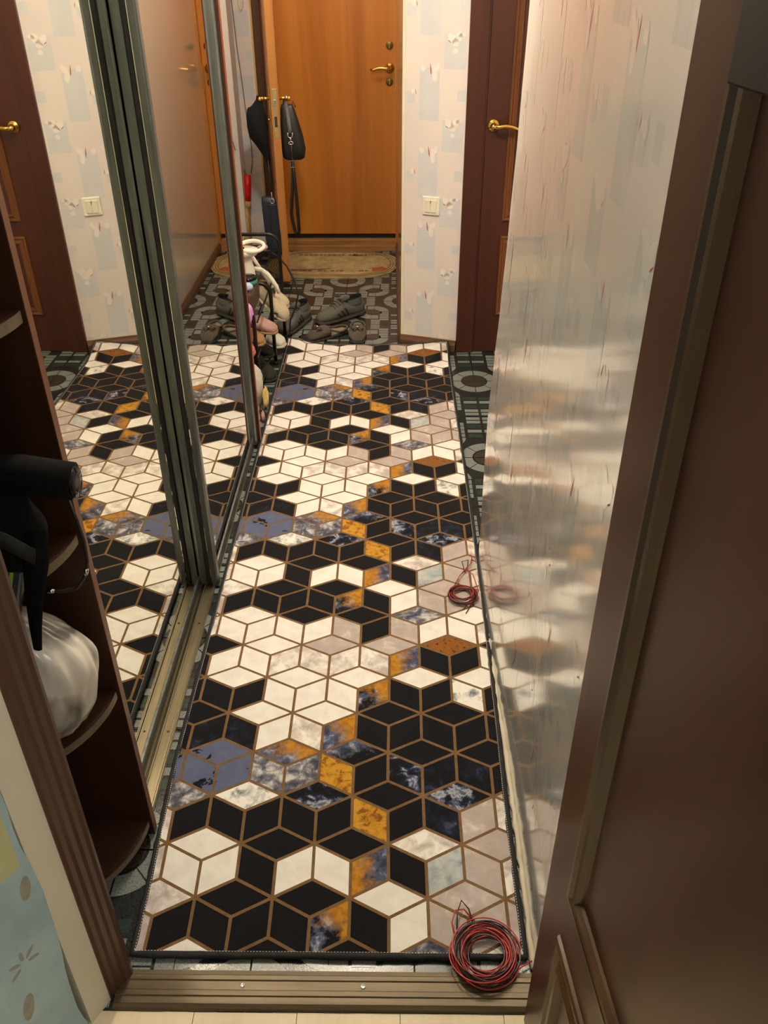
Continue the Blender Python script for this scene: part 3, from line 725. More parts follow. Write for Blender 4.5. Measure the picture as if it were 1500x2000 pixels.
# dark panelled door behind the alcove, right of the switch
d1 = struct(bpy.data.objects.new('door_1', None)); COL.objects.link(d1); d1.location = (.475, 2.856, 0)
def put(b, name, par, off): o = b.build(name, par); o.data.transform(Matrix.Translation(-Vector(off))); return o
off = (.475, 2.856, 0)
b = MB(); b.box(.475, 1.20, 2.852, 2.885, .002, 2.05, 'dark_wood', bev=.002); leaf1 = put(b, 'door_leaf', d1, off)
for z0, z1 in ((.62, 1.95), (.185, .555)):
    b = MB(); b.rect_sweep((.475,2.852,0), (1,0,0), (0,0,1), (0,-1,0), .094, .63, z0, z1, PROF, 'moulding'); put(b, 'moulding', leaf1, off)
Th = Matrix.Translation((.507, 2.852, 1.012)) @ Matrix.Rotation(PI/2, 4, 'X')
hd = brass_lever('door_handle', leaf1, Th); hd.data.transform(Matrix.Translation(-Vector(off))); hd['label'] = 'polished brass lever handle on round rose'
b = MB(); b.box(.390, .468, 2.838, 2.87, 0, 2.12, 'dark_wood', bev=.004); b.box(.466, .474, 2.846, 2.88, 0, 2.10, 'dark_wood'); b.box(.390, 1.28, 2.838, 2.87, 2.06, 2.13, 'dark_wood', bev=.004); b.box(1.205, 1.28, 2.838, 2.87, 0, 2.06, 'dark_wood', bev=.004)
put(b, 'door_frame', d1, off)
# open room door in the right foreground
al = .0975; LD = Vector((math.sin(al), -math.cos(al), 0)); LN = Vector((-math.cos(al), -math.sin(al), 0)); LO = Vector((.337, -.235, 0))
d2 = struct(bpy.data.objects.new('door_2', None)); COL.objects.link(d2); d2.location = LO; d2.rotation_euler = (0, 0, math.atan2(LD.y, LD.x))
# local frame: x along the leaf, -y ... find the side facing the corridor
T2 = Matrix.Rotation(math.atan2(LD.y, LD.x), 4, 'Z'); fy = 1 if (T2 @ Vector((0,1,0))).dot(LN) > 0 else -1
b = MB(); y0, y1 = sorted((0, -fy*.038)); b.box(0, .80, y0, y1, .008, 2.05, 'leaf_wood', bev=.0015); leaf2 = b.build('door_leaf', d2)
N2 = (0, fy, 0)
PR2 = [(0,0),(.002,.005),(.006,.008),(.011,.008),(.017,.004),(.026,.006),(.034,.012),(.040,.011),(.045,.004),(.047,0)]
for z0, z1, mt in ((.545, 1.64, 'leaf_moulding'), (.12, .430, 'leaf_moulding')):
    b = MB(); b.rect_sweep((0,0,0), (1,0,0), (0,0,1), N2, .088 if z0 > .5 else .080, .70, z0, z1, PR2, mt); b.build('moulding', leaf2)
b = MB(); y0, y1 = sorted((fy*.0, fy*.0135)); b.box(.104, .70, y0, y1, 1.573, 2.0, 'upper_wood', bev=.002); o = b.build('upper_board', leaf2); o['label'] = 'darker board above the moulding'
for z in (.25, 1.8):
    b = MB(); b.lathe([(.006,-.04),(.006,.04)], 'brass', 12, Matrix.Translation((-.004, -fy*.02, z))); b.build('hinge', d2)

# inner entry door, standing open, seen edge on
E0 = Vector((-.52, 3.76, 0)); Hh = Vector((-.620, 4.36, 0)); dd = (Hh-E0).normalized(); ang = math.atan2(dd.y, dd.x)
d3 = struct(bpy.data.objects.new('door_3', None)); COL.objects.link(d3); d3.location = E0; d3.rotation_euler = (0,0,ang)
LL = (Hh-E0).length
b = MB(); b.box(0, LL, -.021, .021, .04, 2.05, 'orange_edge', bev=.0015); leaf3 = b.build('door_leaf', d3)
b = MB(); b.box(-.0022, .001, -.0115, .0115, .80, 1.035, 'steel_plate', bev=.001); lp = b.build('lock_faceplate', leaf3)
b = MB(); b.box(-.008, 0, -.006, .006, .955, .985, 'chrome', bev=.001); b.build('latch', lp)
b = MB(); b.box(-.003, 0, -.007, .007, .855, .905, 'grout', bev=.001); b.build('deadbolt', lp)
for s_ in (-1, 1):
    b = MB(); b.box(.03, .055, *sorted((s_*.021, s_*.026)), .78, 1.045, 'brass', bev=.002); pl_ = b.build('handle_plate', leaf3)
    b = MB(); b.tube([(.042, s_*.026, .985),(.042, s_*.062, .985)], .008, 'brass', 10); b.tube([(.030, s_*.062, .985),(.075, s_*.064, .985),(.13, s_*.062, .982)], [.010,.009,.007], 'brass', 10)
    b.lathe([(.006,-.008),(.011,-.004),(.012,.004),(.007,.009)], 'brass', 14, Matrix.Translation((.030, s_*.074, .985)) @ Matrix.Rotation(PI/2, 4, 'X')); b.build('door_handle', pl_)
    b = MB(); b.lathe([(.006,0),(.006,.012),(.004,.015)], 'brass', 12, Matrix.Translation((.042, s_*.026, .885)) @ Matrix.Rotation(-s_*PI/2, 4, 'X')); b.build('thumb_turn', pl_)

# outer entry door, its frame and step
d4 = struct(bpy.data.objects.new('door_4', None)); COL.objects.link(d4); d4.location = (-.25, 4.5, 0); off = (-.25, 4.5, 0)
b = MB(); b.box(-.66, .112, 4.50, 4.54, .10, 2.05, 'orange_wood'); leaf4 = put(b, 'door_leaf', d4, off)
b = MB(); b.box(.100, .124, 4.465, 4.52, .0, 2.1, 'orange_edge', bev=.002); b.box(-.69, -.645, 4.355, 4.52, 0, 2.1, 'dark_frame', bev=.003); b.box(-.69, .12, 4.465, 4.52, 2.05, 2.1, 'orange_edge')
fr = put(b, 'door_frame', d4, off)
b = MB(); b.box(-.70, .118, 4.475, 4.60, 0, .068, 'step_wood', bev=.003); put(b, 'threshold_board', d4, off)
b = MB(); b.box(-.66, .112, 4.455, 4.474, 0, .036, 'step_wood', bev=.003); put(b, 'threshold_board', d4, off)
b = MB(); b.box(-.66, .112, 4.52, 4.56, .068, .10, 'black_rubber'); put(b, 'gap_shadow_strip', d4, off)  # black strip standing in for the shaded gap under the leaf
Th = Matrix.Translation((.064, 4.50, 1.045)) @ Matrix.Rotation(PI/2, 4, 'X')
hd = brass_lever('door_handle', leaf4, Th, left=-1); hd.data.transform(Matrix.Translation(-Vector(off)))
for z in (1.160, .972):
    b = MB(); Tz = Matrix.Translation((.062, 4.50, z)) @ Matrix.Rotation(PI/2, 4, 'X')
    b.lathe([(.021,0),(.021,.003),(.018,.005)], 'key_metal', 20, Tz); kc = put(b, 'key_rose', leaf4, off)
    b = MB(); b.box(.059, .065, 4.475 if z > 1 else 4.493, 4.495, z-.014, z+.012, 'brass', bev=.001); put(b, 'key', kc, off)
b = MB(); b.box(.0965, .0995, 4.472, 4.490, .93, 1.07, 'steel_plate'); put(b, 'strike_plate', fr, off)

# ------------------------------------------------------------------ light switch
sc_ = Vector(sw(.138, .675, .0)); swo = empty('light_switch', sc_, 'white double light switch on the pale papered wall left of the dark door', 'switch', rz=math.atan2(dv_.y, dv_.x))
b = MB(); b.box(-.040, .040, -.010, 0, -.040, .040, 'white_plastic', bev=.004); b.build('cover_plate', swo)
for s_ in (-1, 1):
    b = MB(); x0, x1 = sorted((s_*.0008, s_*.027)); b.box(x0, x1, -.0145, -.008, -.028, .026, 'ivory_plastic', bev=.002); rk = b.build('rocker', swo)
b = MB()
for k, w_ in enumerate((.010, .007, .004)): b.box(-w_/2, w_/2, -.0152, -.0142, .021-k*.0042, .0225-k*.0042, 'dark_print')
b.build('printed_mark', swo)

# ------------------------------------------------------------------ shoes
def shoe_rings(L_, prof, n=18):
    rings = []
    for t_, hw_, z0, z1, sh in prof:
        rg = []
        for k in range(n):
            a = 2*PI*k/n; cy, sz = math.cos(a), math.sin(a)
            y = hw_*math.copysign(abs(cy)**.8, cy); zc = (z0+z1)/2; zz = zc+(z1-z0)/2*math.copysign(abs(sz)**.75, sz)
            if sz > 0: y *= 1-.28*sz*sz*min(1, (z1-z0)/.05)
            rg.append((t_*L_, y+sh, zz))
        rings.append(rg)
    return rings
def sneaker(name, loc, rz, label, group, upper='grey_mesh', sole='grey_sole', stripe='shoe_stripe', inner='shoe_inner', lace='lace', L_=.295, ry=0, rx=0):
    r = empty(name, loc, label, 'shoe', group, rz, rx, ry); h = .012
    P = [(0,.012,h,.035,0),(.03,.030,h,.046,0),(.10,.043,h,.056,.001),(.2,.050,h,.064,.002),(.32,.052,h,.074,.002),(.45,.048,h,.088,.001),(.56,.044,h,.098,0),(.66,.041,h,.078,0),(.82,.041,h,.076,0),(.93,.037,h,.078,0),(.985,.028,h,.086,0),(1.0,.014,h+.01,.084,0)]
    b = MB(); b.loft(shoe_rings(L_, P), upper); b.build('upper', r)
    b = MB(); S = [(-.012,.018,.003,.02,0),(.03,.038,0,.026,0),(.12,.050,0,.026,.001),(.28,.056,0,.026,.002),(.5,.051,0,.027,0),(.75,.046,0,.030,0),(.93,.042,0,.032,0),(1.01,.028,.002,.034,0),(1.025,.014,.006,.030,0)]
    b.loft(shoe_rings(L_, S), sole); b.build('sole', r)
    b = MB(); c = [(L_*(.80+.165*math.cos(a)), .031*math.sin(a), .099+.008*math.cos(a)) for a in [2*PI*k/24 for k in range(24)]]
    b.loft([[(L_*(.80+.185*math.cos(a)), .037*math.sin(a), .070) for a in [2*PI*k/24 for k in range(24)]], [(x, y*1.10, z-.004) for x, y, z in c], [(x, y*1.02, z+.003) for x, y, z in c]], upper, cap=False); b.build('collar', r)
    b = MB(); b.loft([[(x, y*1.02, z+.003) for x, y, z in c], [(x-(x-L_*.8)*.08, y*.90, z-.002) for x, y, z in c], [(L_*(.80+.14*math.cos(a)), .027*math.sin(a), .078) for a in [2*PI*k/24 for k in range(24)]]], inner, cap=False); b.build('collar_lining', r)
    b = MB(); b.add([(L_*(.80+.150*math.cos(a)), .029*math.sin(a), .086) for a in [2*PI*k/24 for k in range(24)]]+[(L_*.8,0,.080)], [(i, (i+1)%24, 24) for i in range(24)], inner, True); b.build('lining', r)
    b = MB(); b.blob((L_*.60, 0, .108), (.034,.020,.016), upper, 4, .08, Matrix.Translation((0,0,0))); b.build('tongue', r)
    b = MB()
    for k in range(5):
        t_ = .34+k*.055; z = .079+k*.0072
        b.tube([(L_*t_,-.026,z-.005),(L_*(t_+.012),-.010,z+.004),(L_*(t_+.012),.010,z+.004),(L_*t_,.026,z-.005)], .0028, lace, 6)
    for s_ in (-1, 1): b.tube([(L_*.58,0,.118),(L_*.54,s_*.02,.122),(L_*.50,s_*.032,.108),(L_*.54,s_*.022,.104),(L_*.58,0,.118)], .0024, lace, 6)
    b.build('laces', r)
    for s_ in (-1, 1):
        for k in range(3):
            b = MB(); x0 = L_*(.42+k*.085)
            def pt(x, q):   # q 0..1 up the side, lying just off the upper
                t_ = x/L_; i = max(i for i in range(len(P)-1) if P[i][0] <= t_); a0, a1 = P[i], P[i+1]; u = (t_-a0[0])/(a1[0]-a0[0])
                hw_ = a0[1]+(a1[1]-a0[1])*u; z1 = a0[3]+(a1[3]-a0[3])*u; zc = (h+z1)/2; zz = h+.012+q*(z1-h-.034)
                sz = max(-1, min(1, (zz-zc)/((z1-h)/2))); sz2 = math.copysign(abs(sz)**(1/.75), sz); cy = math.sqrt(max(0, 1-sz2*sz2))**.8
                y = hw_*cy*(1-.28*max(0, sz2)**2)
                return (x, s_*(y+.0022), zz)
            for q in range(4):
                a, c_2 = q/4, (q+1)/4; sl = .030
                b.add([pt(x0-sl*a+.0, a), pt(x0+.011-sl*a, a), pt(x0+.011-sl*c_2, c_2), pt(x0-sl*c_2, c_2)], [(0,1,2,3)], stripe)
            b.build('side_stripe', r)
    return r
def place_dir(toe, heel): return math.atan2(heel[1]-toe[1], heel[0]-toe[0])
t1, h1 = (-.305,3.195), (-.085,3.36)
sneaker('sneaker', (t1[0], t1[1], 0), place_dir(t1, h1), 'grey striped sneaker nearer the entry wall, right one of the grey pair', 'grey sneakers', L_=.285)
t1, h1 = (-.480,3.035), (-.370,3.29)
sneaker('sneaker', (t1[0], t1[1], 0), place_dir(t1, h1), 'grey striped sneaker beside the shoe rack, left one of the grey pair', 'grey sneakers', L_=.285)
def slipper(loc, rz, label):
    r = empty('slipper', loc, label, 'slipper', 'grey brown slippers', rz); L_ = .235
    b = MB(); S = [(0,.020,.001,.010,0),(.06,.036,0,.012,0),(.25,.046,0,.012,0),(.5,.041,0,.012,0),(.8,.036,0,.013,0),(.95,.028,0,.013,0),(1.0,.014,.001,.011,0)]
    b.loft(shoe_rings(L_, S), 'grey_sole'); b.build('sole', r)
    b = MB(); S = [(.02,.014,.008,.016,0),(.05,.030,.008,.026,0),(.14,.042,.008,.042,0),(.28,.046,.008,.054,0),(.42,.044,.008,.060,0),(.50,.042,.008,.058,0)]
    b.loft(shoe_rings(L_, S), 'slip_felt'); b.build('toe_cap', r)
    b = MB(); S = [(.5,.036,.010,.017,0),(.8,.033,.010,.018,0),(.95,.024,.010,.018,0),(.99,.012,.010,.015,0)]
    b.loft(shoe_rings(L_, S), 'slip_insole'); b.build('insole', r)
    b = MB(); c = [(L_*(.74+.25*math.cos(a)), .038*math.sin(a), .022+.012*max(0,-math.cos(a))*1.6+.006*max(0,math.cos(a))) for a in [2*PI*k/20 for k in range(20)]]
    b.tube(c, .0055, 'slip_felt', 8, closed=True); b.build('edge_roll', r)
    b = MB()
    for s_ in (-1, 1):
        b.blob((L_*.27, s_*.016, .058), (.010,.016,.008), 'slip_felt', 3+s_, .2); b.tube([(L_*.27,0,.060),(L_*.22,s_*.014,.052),(L_*.20,s_*.020,.046)], [.004,.005,.003], 'slip_felt', 6)
    bow = b.build('bow', r)
    b = MB(); b.lathe([(.006,0),(.006,.004),(.003,.006)], 'chrome', 12, Matrix.Translation((L_*.26,0,.063))); b.build('bead', bow)
    return r
t1, h1 = (-.338,2.975), (-.180,3.090)
slipper((t1[0], t1[1], 0), place_dir(t1, h1), 'grey-brown slipper with a bow, left of the pair at the far edge of the rug')
t1, h1 = (-.088,2.945), (-.092,3.14)
slipper((t1[0], t1[1], 0), place_dir(t1, h1), 'grey-brown slipper with a bow, right of the pair at the far edge of the rug')

# ------------------------------------------------------------------ jute door mat
mt = empty('door_mat', (-.28, 4.18, 0), 'tan jute door mat with rounded ends in front of the orange entry door', 'mat')
MW, MD = .395, .262
def oval(s, n=64, wob=0):
    pts = []
    for k in range(n):
        a = 2*PI*k/n; c, s2 = math.cos(a), math.sin(a); e_ = .62
        pts.append((MW*s*math.copysign(abs(c)**e_, c)+wob*math.sin(5*a)*.004, (MD-(1-s)*MW)*math.copysign(abs(s2)**.85, s2)+wob*.006*math.sin(3*a+1)*(s2 > 0)))
    return pts
b = MB(); b.prism(oval(1, wob=1), 0.0005, .010, 'jute'); b.build('body', mt)
for k, s_ in enumerate((.965, .925, .885)):
    b = MB(); b.tube([(x, y, .0102) for x, y in oval(s_)], .0024, 'jute_line', 5, closed=True); b.build('border_line', mt)
b = MB()
def patch(pts, m): b.add([(x, y, .0106) for x, y in pts], [tuple(range(len(pts)))], m)
rnd = random.Random(2)
for sy in (-1, 1):
    x = -.23
    while x < .25:
        w_ = rnd.uniform(.012, .030)
        if rnd.random() < .75: patch([(x, sy*.155), (x+w_, sy*.155), (x+w_*.9, sy*.155+rnd.uniform(.020,.030)), (x, sy*.155+.026)], 'jute_line' if rnd.random() < .6 else 'jute_dark')
        x += w_+.006
    patch([(-.25, sy*.145), (.26, sy*.145), (.26, sy*.148), (-.25, sy*.148)], 'jute_dark')
patch([(.10,.14),(.18,.14),(.12,.19)], 'jute_red'); patch([(.24,-.16),(.34,-.12),(.30,-.06),(.24,-.09)], 'jute_red')
patch([(-.26,-.12),(-.02,-.10),(.05,-.07),(-.06,-.125),(-.24,-.14)], 'jute_line')
for k in range(9): a = k*.035-.2; patch([(a,.06+.01*math.sin(k)),(a+.02,.06),(a+.02,.065),(a,.066)], 'jute_dark')
b.build('print', mt)

# ------------------------------------------------------------------ shoe rack
rk = empty('shoe_rack', (-.60, 2.75, 0), 'black tubular metal shoe rack loaded with shoes behind the wardrobe', 'shoe rack'); ro = (-.60, 2.75, 0)
def rp(b, name, parent=rk): o = b.build(name, parent); o.data.transform(Matrix.Translation((.60,-2.75,0))); return o
def arch(y, xf, xb, h, r=.0095, cr=.05, lean=0):
    pts = [(xf, y, .004)]+[(xf+lean*k/4, y, .004+(h-cr-.004)*k/4) for k in range(1, 5)]
    for k in range(1, 7): a = PI/2*k/6; pts.append((xf+lean-cr+cr*math.cos(a), y, h-cr+cr*math.sin(a)))
    pts.append(((xf+xb)/2, y, h))
    for k in range(0, 7): a = PI/2+PI/2*k/6; pts.append((xb+cr+cr*math.cos(a), y, h-cr+cr*math.sin(a)))
    pts.append((xb, y, .004)); return pts
RXF, RXB = -.462, -.76
for y, h, xf in ((2.42,.375,-.500),(2.70,.390,-.462),(3.02,.515,-.452)):
    b = MB(); b.tube(arch(y, xf, RXB, h), .0085, 'rack_metal', 10); fr_ = rp(b, 'end_frame')
    b = MB(); b.lathe([(.012,0),(.013,.012),(.010,.018)], 'black_rubber', 12, Matrix.Translation((xf, y, 0))); rp(b, 'rubber_foot', fr_)
for z in (.045, .190, .322):
    for x in (-.484, -.55, -.63, -.72):
        b = MB(); b.tube([(x, 2.34 if z == .190 else 2.41, z), (x, 3.03, z)], .0045, 'rack_metal', 8); rp(b, 'shelf_rod')
for z in (.435, .285):
    b = MB(); b.tube([(-.455, 3.02, z), (-.757, 3.02, z)], .005, 'rack_metal', 8); rp(b, 'cross_bar')
b = MB(); b.tube([(-.470, 2.71, .25), (-.440, 3.015, .12)], .004, 'rack_metal', 8); rp(b, 'brace_rod')

# things on and around the rack
def shoe_simple(loc, rz, label, upper, sole, L_=.24, ry=0, rx=0, cat='shoe', inner='shoe_inner', group=None, high=0):
    r = empty('shoe', loc, label, cat, group, rz, rx, ry); h = .008
    P = [(0,.010,h,.024,0),(.04,.026,h,.036,0),(.15,.038,h,.046,0),(.3,.042,h,.054,0),(.46,.037,h,.066+high*.3,0),(.60,.034,h,.056+high,0),(.82,.034,h,.056+high,0),(.96,.030,h,.062+high,0),(1,.014,h,.060+high,0)]
    b = MB(); b.loft(shoe_rings(L_, P), upper); b.build('upper', r)
    b = MB(); S = [(-.01,.014,.001,.014,0),(.05,.034,0,.016,0),(.28,.047,0,.016,0),(.6,.040,0,.017,0),(.93,.036,0,.02,0),(1.02,.018,0,.018,0)]
    b.loft(shoe_rings(L_, S), sole); b.build('sole', r)
    b = MB(); z = .073+high; c = [(L_*(.78+.19*math.cos(a)), .026*math.sin(a), z) for a in [2*PI*k/20 for k in range(20)]]
    b.loft([[(L_*(.78+.21*math.cos(a)), .034*math.sin(a), z-.03) for a in [2*PI*k/20 for k in range(20)]], [(x, y*1.12, q-.003) for x, y, q in c], [(x, y, q+.003) for x, y, q in c]], upper, cap=False); b.build('collar', r)
    b = MB(); b.loft([[(x, y, q+.003) for x, y, q in c], [(x-(x-L_*.78)*.1, y*.88, q-.004) for x, y, q in c], [(L_*(.78+.15*math.cos(a)), .020*math.sin(a), z-.016) for a in [2*PI*k/20 for k in range(20)]]], inner, cap=False); b.build('collar_lining', r)
    b = MB(); b.add([(L_*(.78+.16*math.cos(a)), .022*math.sin(a), z-.010) for a in [2*PI*k/20 for k in range(20)]]+[(L_*.78,0,z-.013)], [(i, (i+1)%20, 20) for i in range(20)], inner, True); b.build('lining', r)
    return r
shoe_simple((-.432, 2.585, .198), 2.75, 'pink leather shoe with tan sole leaning out of the front of the shoe rack', 'pink_leather', 'tan_sole', .22, ry=-.06)
shoe_simple((-.474, 2.45, .198), 2.65, 'tan leather shoe just left of the pink one, below the lilac pouch', 'tan_sole', 'tan_sole', .2, ry=-.06, inner='tan_sole')
shoe_simple((-.425, 2.865, .150), 2.55, 'cream canvas shoe slanting down behind the middle rack post', 'cream_canvas', 'cream_canvas', .19, ry=-.55, inner='brown_bag')
shoe_simple((-.425, 2.96, .175), 2.75, 'cream shoe with tan lining at the far end of the rack', 'cream_canvas', 'white_canvas', .18, ry=-.3, inner='tan_sole')
shoe_simple((-.432, 2.775, .052), 2.5, 'white canvas trainer on the lowest rack shelf, toe towards the rug', 'white_canvas', 'white_canvas', .16, inner='shoe_inner')
shoe_simple((-.470, 2.665, .051), 2.6, 'dark blue-black shoe on the lowest shelf, left of the white trainer', 'dark_boot', 'black_rubber', .24, high=.02)
shoe_simple((-.500, 2.55, .051), 2.5, 'black boot on the lowest shelf beside the near rack post', 'dark_boot', 'black_rubber', .22, high=.03)
shoe_simple((-.455, 2.50, .002), 2.2, 'dark olive shoe on the tiles under the near end of the rack', 'dark_olive', 'dark_olive', .2)
shoe_simple((-.498, 2.350, .196), 2.9, 'rose red shoe peeping out beside the wardrobe edge', 'rose', 'rose', .16)
ap = empty('white_appliance', (-.567, 2.76, .328), 'white plastic appliance with a ring-shaped top standing on the shoe rack', 'appliance')
b = MB(); b.lathe([(.026,0),(.034,.008),(.038,.05),(.034,.10),(.026,.15),(.024,.17)], 'white_plastic', 24); b.build('body', ap)
b = MB(); b.lathe([(.028,.165),(.050,.174),(.058,.190),(.054,.196),(.02,.192)], 'white_plastic', 28); b.build('head', ap)
b = MB(); b.tube([(.030+.054*math.cos(a), .050*math.sin(a), .208+.010*math.sin(a)) for a in [2*PI*k/32 for k in range(32)]], .0085, 'white_plastic', 10, closed=True); b.build('ring', ap)
b = MB(); b.blob((.070,.045,.192), (.022,.03,.014), 'pink_leather', 2, .2); b.build('strap_pad', ap)
b = MB(); b.lathe([(.004,0),(.004,.006)], 'black_rubber', 10, Matrix.Translation((.0,-.045,.212))); b.build('button', ap)
b = MB(); b.tube([(-.575,2.85,.398),(-.545,2.85,.408),(-.519,2.85,.402),(-.492,2.85,.383),(-.471,2.85,.352),(-.454,2.85,.323),(-.444,2.85,.293)], [.008,.010,.011,.011,.011,.010,.009], 'white_plastic', 12)
tag(b.build('curved_handle'), 'curved white plastic handle arching over the front of the rack', 'handle')
b = MB(); b.tube([(-.574,2.90,.469),(-.537,2.90,.403),(-.480,2.90,.300)], .008, 'white_plastic', 10)
tag(b.build('straight_rod'), 'straight white plastic rod slanting down behind the curved white handle', 'rod')
b = MB(); b.box(-.60, -.505, 2.46, 2.68, .3275, .424, 'brown_bag', bev=.014); tag(b.build('brown_box'), 'brown box on the rack carrying the teal-rimmed tin', 'box')
tn = empty('shoe_polish_tin', (-.541, 2.60, .4245), 'round black lidded tin with a teal rim on top of the brown box', 'tin')
b = MB(); b.lathe([(.038,0),(.041,.004),(.041,.018)], 'teal', 28); b.build('rim', tn)
b = MB(); b.lathe([(.040,.018),(.040,.028),(.034,.032),(.010,.033)], 'gloss_black', 28); b.build('lid', tn)
b = MB(); b.blob((-.528, 2.50, .443), (.024,.020,.017), 'pale_blue', 5, .05, flatb=.0175); tag(b.build('blue_ball'), 'small pale blue ball on the brown box in front of the tin', 'ball')
b = MB(); b.blob((-.532, 2.425, .352), (.036,.026,.048), 'lilac', 8, .12); tag(b.build('lilac_pouch'), 'glossy lilac pouch beside the wardrobe edge above the tan shoe', 'pouch')
# floor clutter between the wardrobe and the rack
b = MB(); b.blob((-.512, 2.245, .100), (.052,.075,.098), 'white_canvas', 12, .22, flatb=.098); tag(b.build('white_bag'), 'crumpled white bag on the tiles against the wardrobe end', 'bag')
b = MB(); b.blob((-.452, 2.255, .044), (.013,.040,.044), 'yellow_cloth', 15, .3, flatb=.043, freq=4); tag(b.build('yellow_cloth'), 'yellowish tan cloth scrap between the white bag and the rug', 'cloth')
b = MB(); b.blob((-.500, 2.17, .022), (.030,.020,.021), 'black_cloth', 16, .1, flatb=.021); tag(b.build('black_cloth'), 'black cloth lying in front of the white bag', 'cloth')
cn = empty('spray_can', (-.470, 2.09, 0), 'small spray can with white and red label beside the wardrobe end', 'spray can')
b = MB(); b.lathe([(.0145,.0),(.0155,.004),(.0155,.085),(.012,.094)], 'can_label', 24); cb = b.build('body', cn)
b = MB(); b.lathe([(.0158,.055),(.0158,.072)], 'can_red', 24); b.build('label_band', cb)
b = MB(); b.lathe([(.0158,.020),(.0158,.030)], 'dark_print', 24); b.build('label_band', cb)
b = MB(); b.lathe([(.0105,.092),(.0105,.108),(.008,.112)], 'alu', 20); b.build('cap', cn)
b = MB(); b.blob((-.4475, 2.125, .024), (.008,.020,.024), 'pink_leather', 21, .2, flatb=.024); tag(b.build('pink_scrap'), 'pinkish crumpled scrap between the spray can and the rug', 'cloth')
# black cable looping beside the rack
b = MB(); b.tube([(-.56,3.035,.435),(-.50,3.045,.43),(-.455,3.04,.395),(-.425,3.05,.355),(-.39,3.04,.285),(-.375,3.02,.225),(-.39,3.01,.165),(-.42,3.0,.10),(-.425,2.995,.04),(-.425,2.99,.006),(-.38,2.96,.004)], .0042, 'cable', 8)
tag(b.build('black_cable'), 'black cable looping down from the shoe rack to the tiles', 'cable')

# ------------------------------------------------------------------ bags on the inner door
def lw(x, y, z): return d3.matrix_basis @ Vector((x, y, z))
bpy.context.view_layer.update()
MW3 = Matrix.Translation(E0) @ Matrix.Rotation(ang, 4, 'Z')
def onleaf3(loc): return MW3 @ Vector(loc)
# black handbag with long strap, right side of the door (local -y is the right side)
p = onleaf3((.045, -.075, 0)); hb = empty('black_handbag', (p.x, p.y, 0), 'black handbag with silver buckles and long strap hanging right of the open inner door', 'bag')
b = MB(); rings = []
for z, hx, hy, ox in ((.688,.044,.030,.010),(.698,.058,.040,.010),(.74,.064,.044,.010),(.81,.058,.040,.004),(.88,.048,.032,-.006),(.935,.036,.022,-.010),(.955,.028,.014,-.012)):
    rings.append([(ox+hx*math.copysign(abs(math.cos(a))**.6, math.cos(a)), hy*math.copysign(abs(math.sin(a))**.6, math.sin(a)), z) for a in [2*PI*k/24 for k in range(24)]])
b.loft(rings, 'black_leather'); b.build('body', hb)
b = MB(); b.strap([(-.018,0,.998),(-.014,-.016,.95),(-.004,-.040,.89),(.000,-.050,.85),(.002,-.054,.825)], (1,0,0), .018, .003, 'grey_strap'); b.build('shoulder_strap', hb)
b = MB(); b.strap([(-.022,.01,.998),(-.03,.0,.95),(-.034,-.02,.90)], (1,0,0), .010, .003, 'black_leather'); b.strap([(.012,0,.94),(.020,0,.968),(.032,0,.94)], (0,1,0), .012, .004, 'black_leather'); b.build('top_handle', hb)
b = MB(); b.tube([(-.010,-.058,.828)]+[(.002+.012*math.cos(a), -.058, .816+.013*math.sin(a)) for a in [PI+PI*k/10 for k in range(11)]]+[(.014,-.058,.828)], .0026, 'chrome', 8); b.build('strap_ring', hb)
b = MB(); b.tube([(.003,-.058,.803),(.003,-.058,.785)], .0032, 'chrome', 8); b.tube([(.004+.011*math.cos(a), -.058, .778+.007*math.sin(a)) for a in [2*PI*k/16 for k in range(16)]], .0026, 'chrome', 8, closed=True); b.build('clasp', hb)
b = MB(); b.strap([(.004,-.058,.772),(.005,-.058,.73),(.006,-.058,.695)], (1,0,0), .011, .003, 'black_leather'); sb_ = b.build('strap_end', hb)
b = MB(); b.rect_sweep((.007,-.060,.675), (1,0,0), (0,0,1), (0,-1,0), -.013, .013, -.018, .018, [(0,0),(0,.004),(.0035,.004),(.0035,0)], 'chrome'); b.build('buckle', hb)
b = MB(); b.strap([(.006,-.056,.69),(.010,-.050,.60),(.016,-.045,.45),(.018,-.045,.36),(.018,-.045,.315),(.010,-.045,.300),(-.004,-.045,.320),(-.014,-.045,.37),(-.018,-.045,.42),(-.010,-.047,.50),(.002,-.05,.60),(.006,-.054,.67)], (1,.25,.05), .018, .0034, 'black_leather'); b.build('long_strap', hb)
# black cap-like bag on the left
p = onleaf3((.045, .085, 0)); h2 = empty('black_cloth_bag', (p.x, p.y, 0), 'limp black cloth bag hanging on the left handle of the open inner door', 'bag')
b = MB(); rings = []
for z, hx, ox in ((.655,.006,.030),(.69,.013,.028),(.725,.022,.020),(.765,.034,.008),(.80,.048,-.006),(.85,.054,-.014),(.90,.052,-.016),(.935,.044,-.014),(.955,.028,-.002),(.98,.018,.010),(1.0,.015,.012)):
    rings.append([(ox+hx*math.cos(a)*(1+.10*math.sin(3*a+z*30)), hx*.75*math.sin(a)*(1+.12*math.sin(4*a+z*25)), z) for a in [2*PI*k/24 for k in range(24)]])
b.loft(rings, 'black_cloth'); b.build('body', h2)
b = MB(); b.blob((-.040,-.01,.935), (.016,.014,.012), 'black_cloth', 5, .15); b.build('ear', h2)
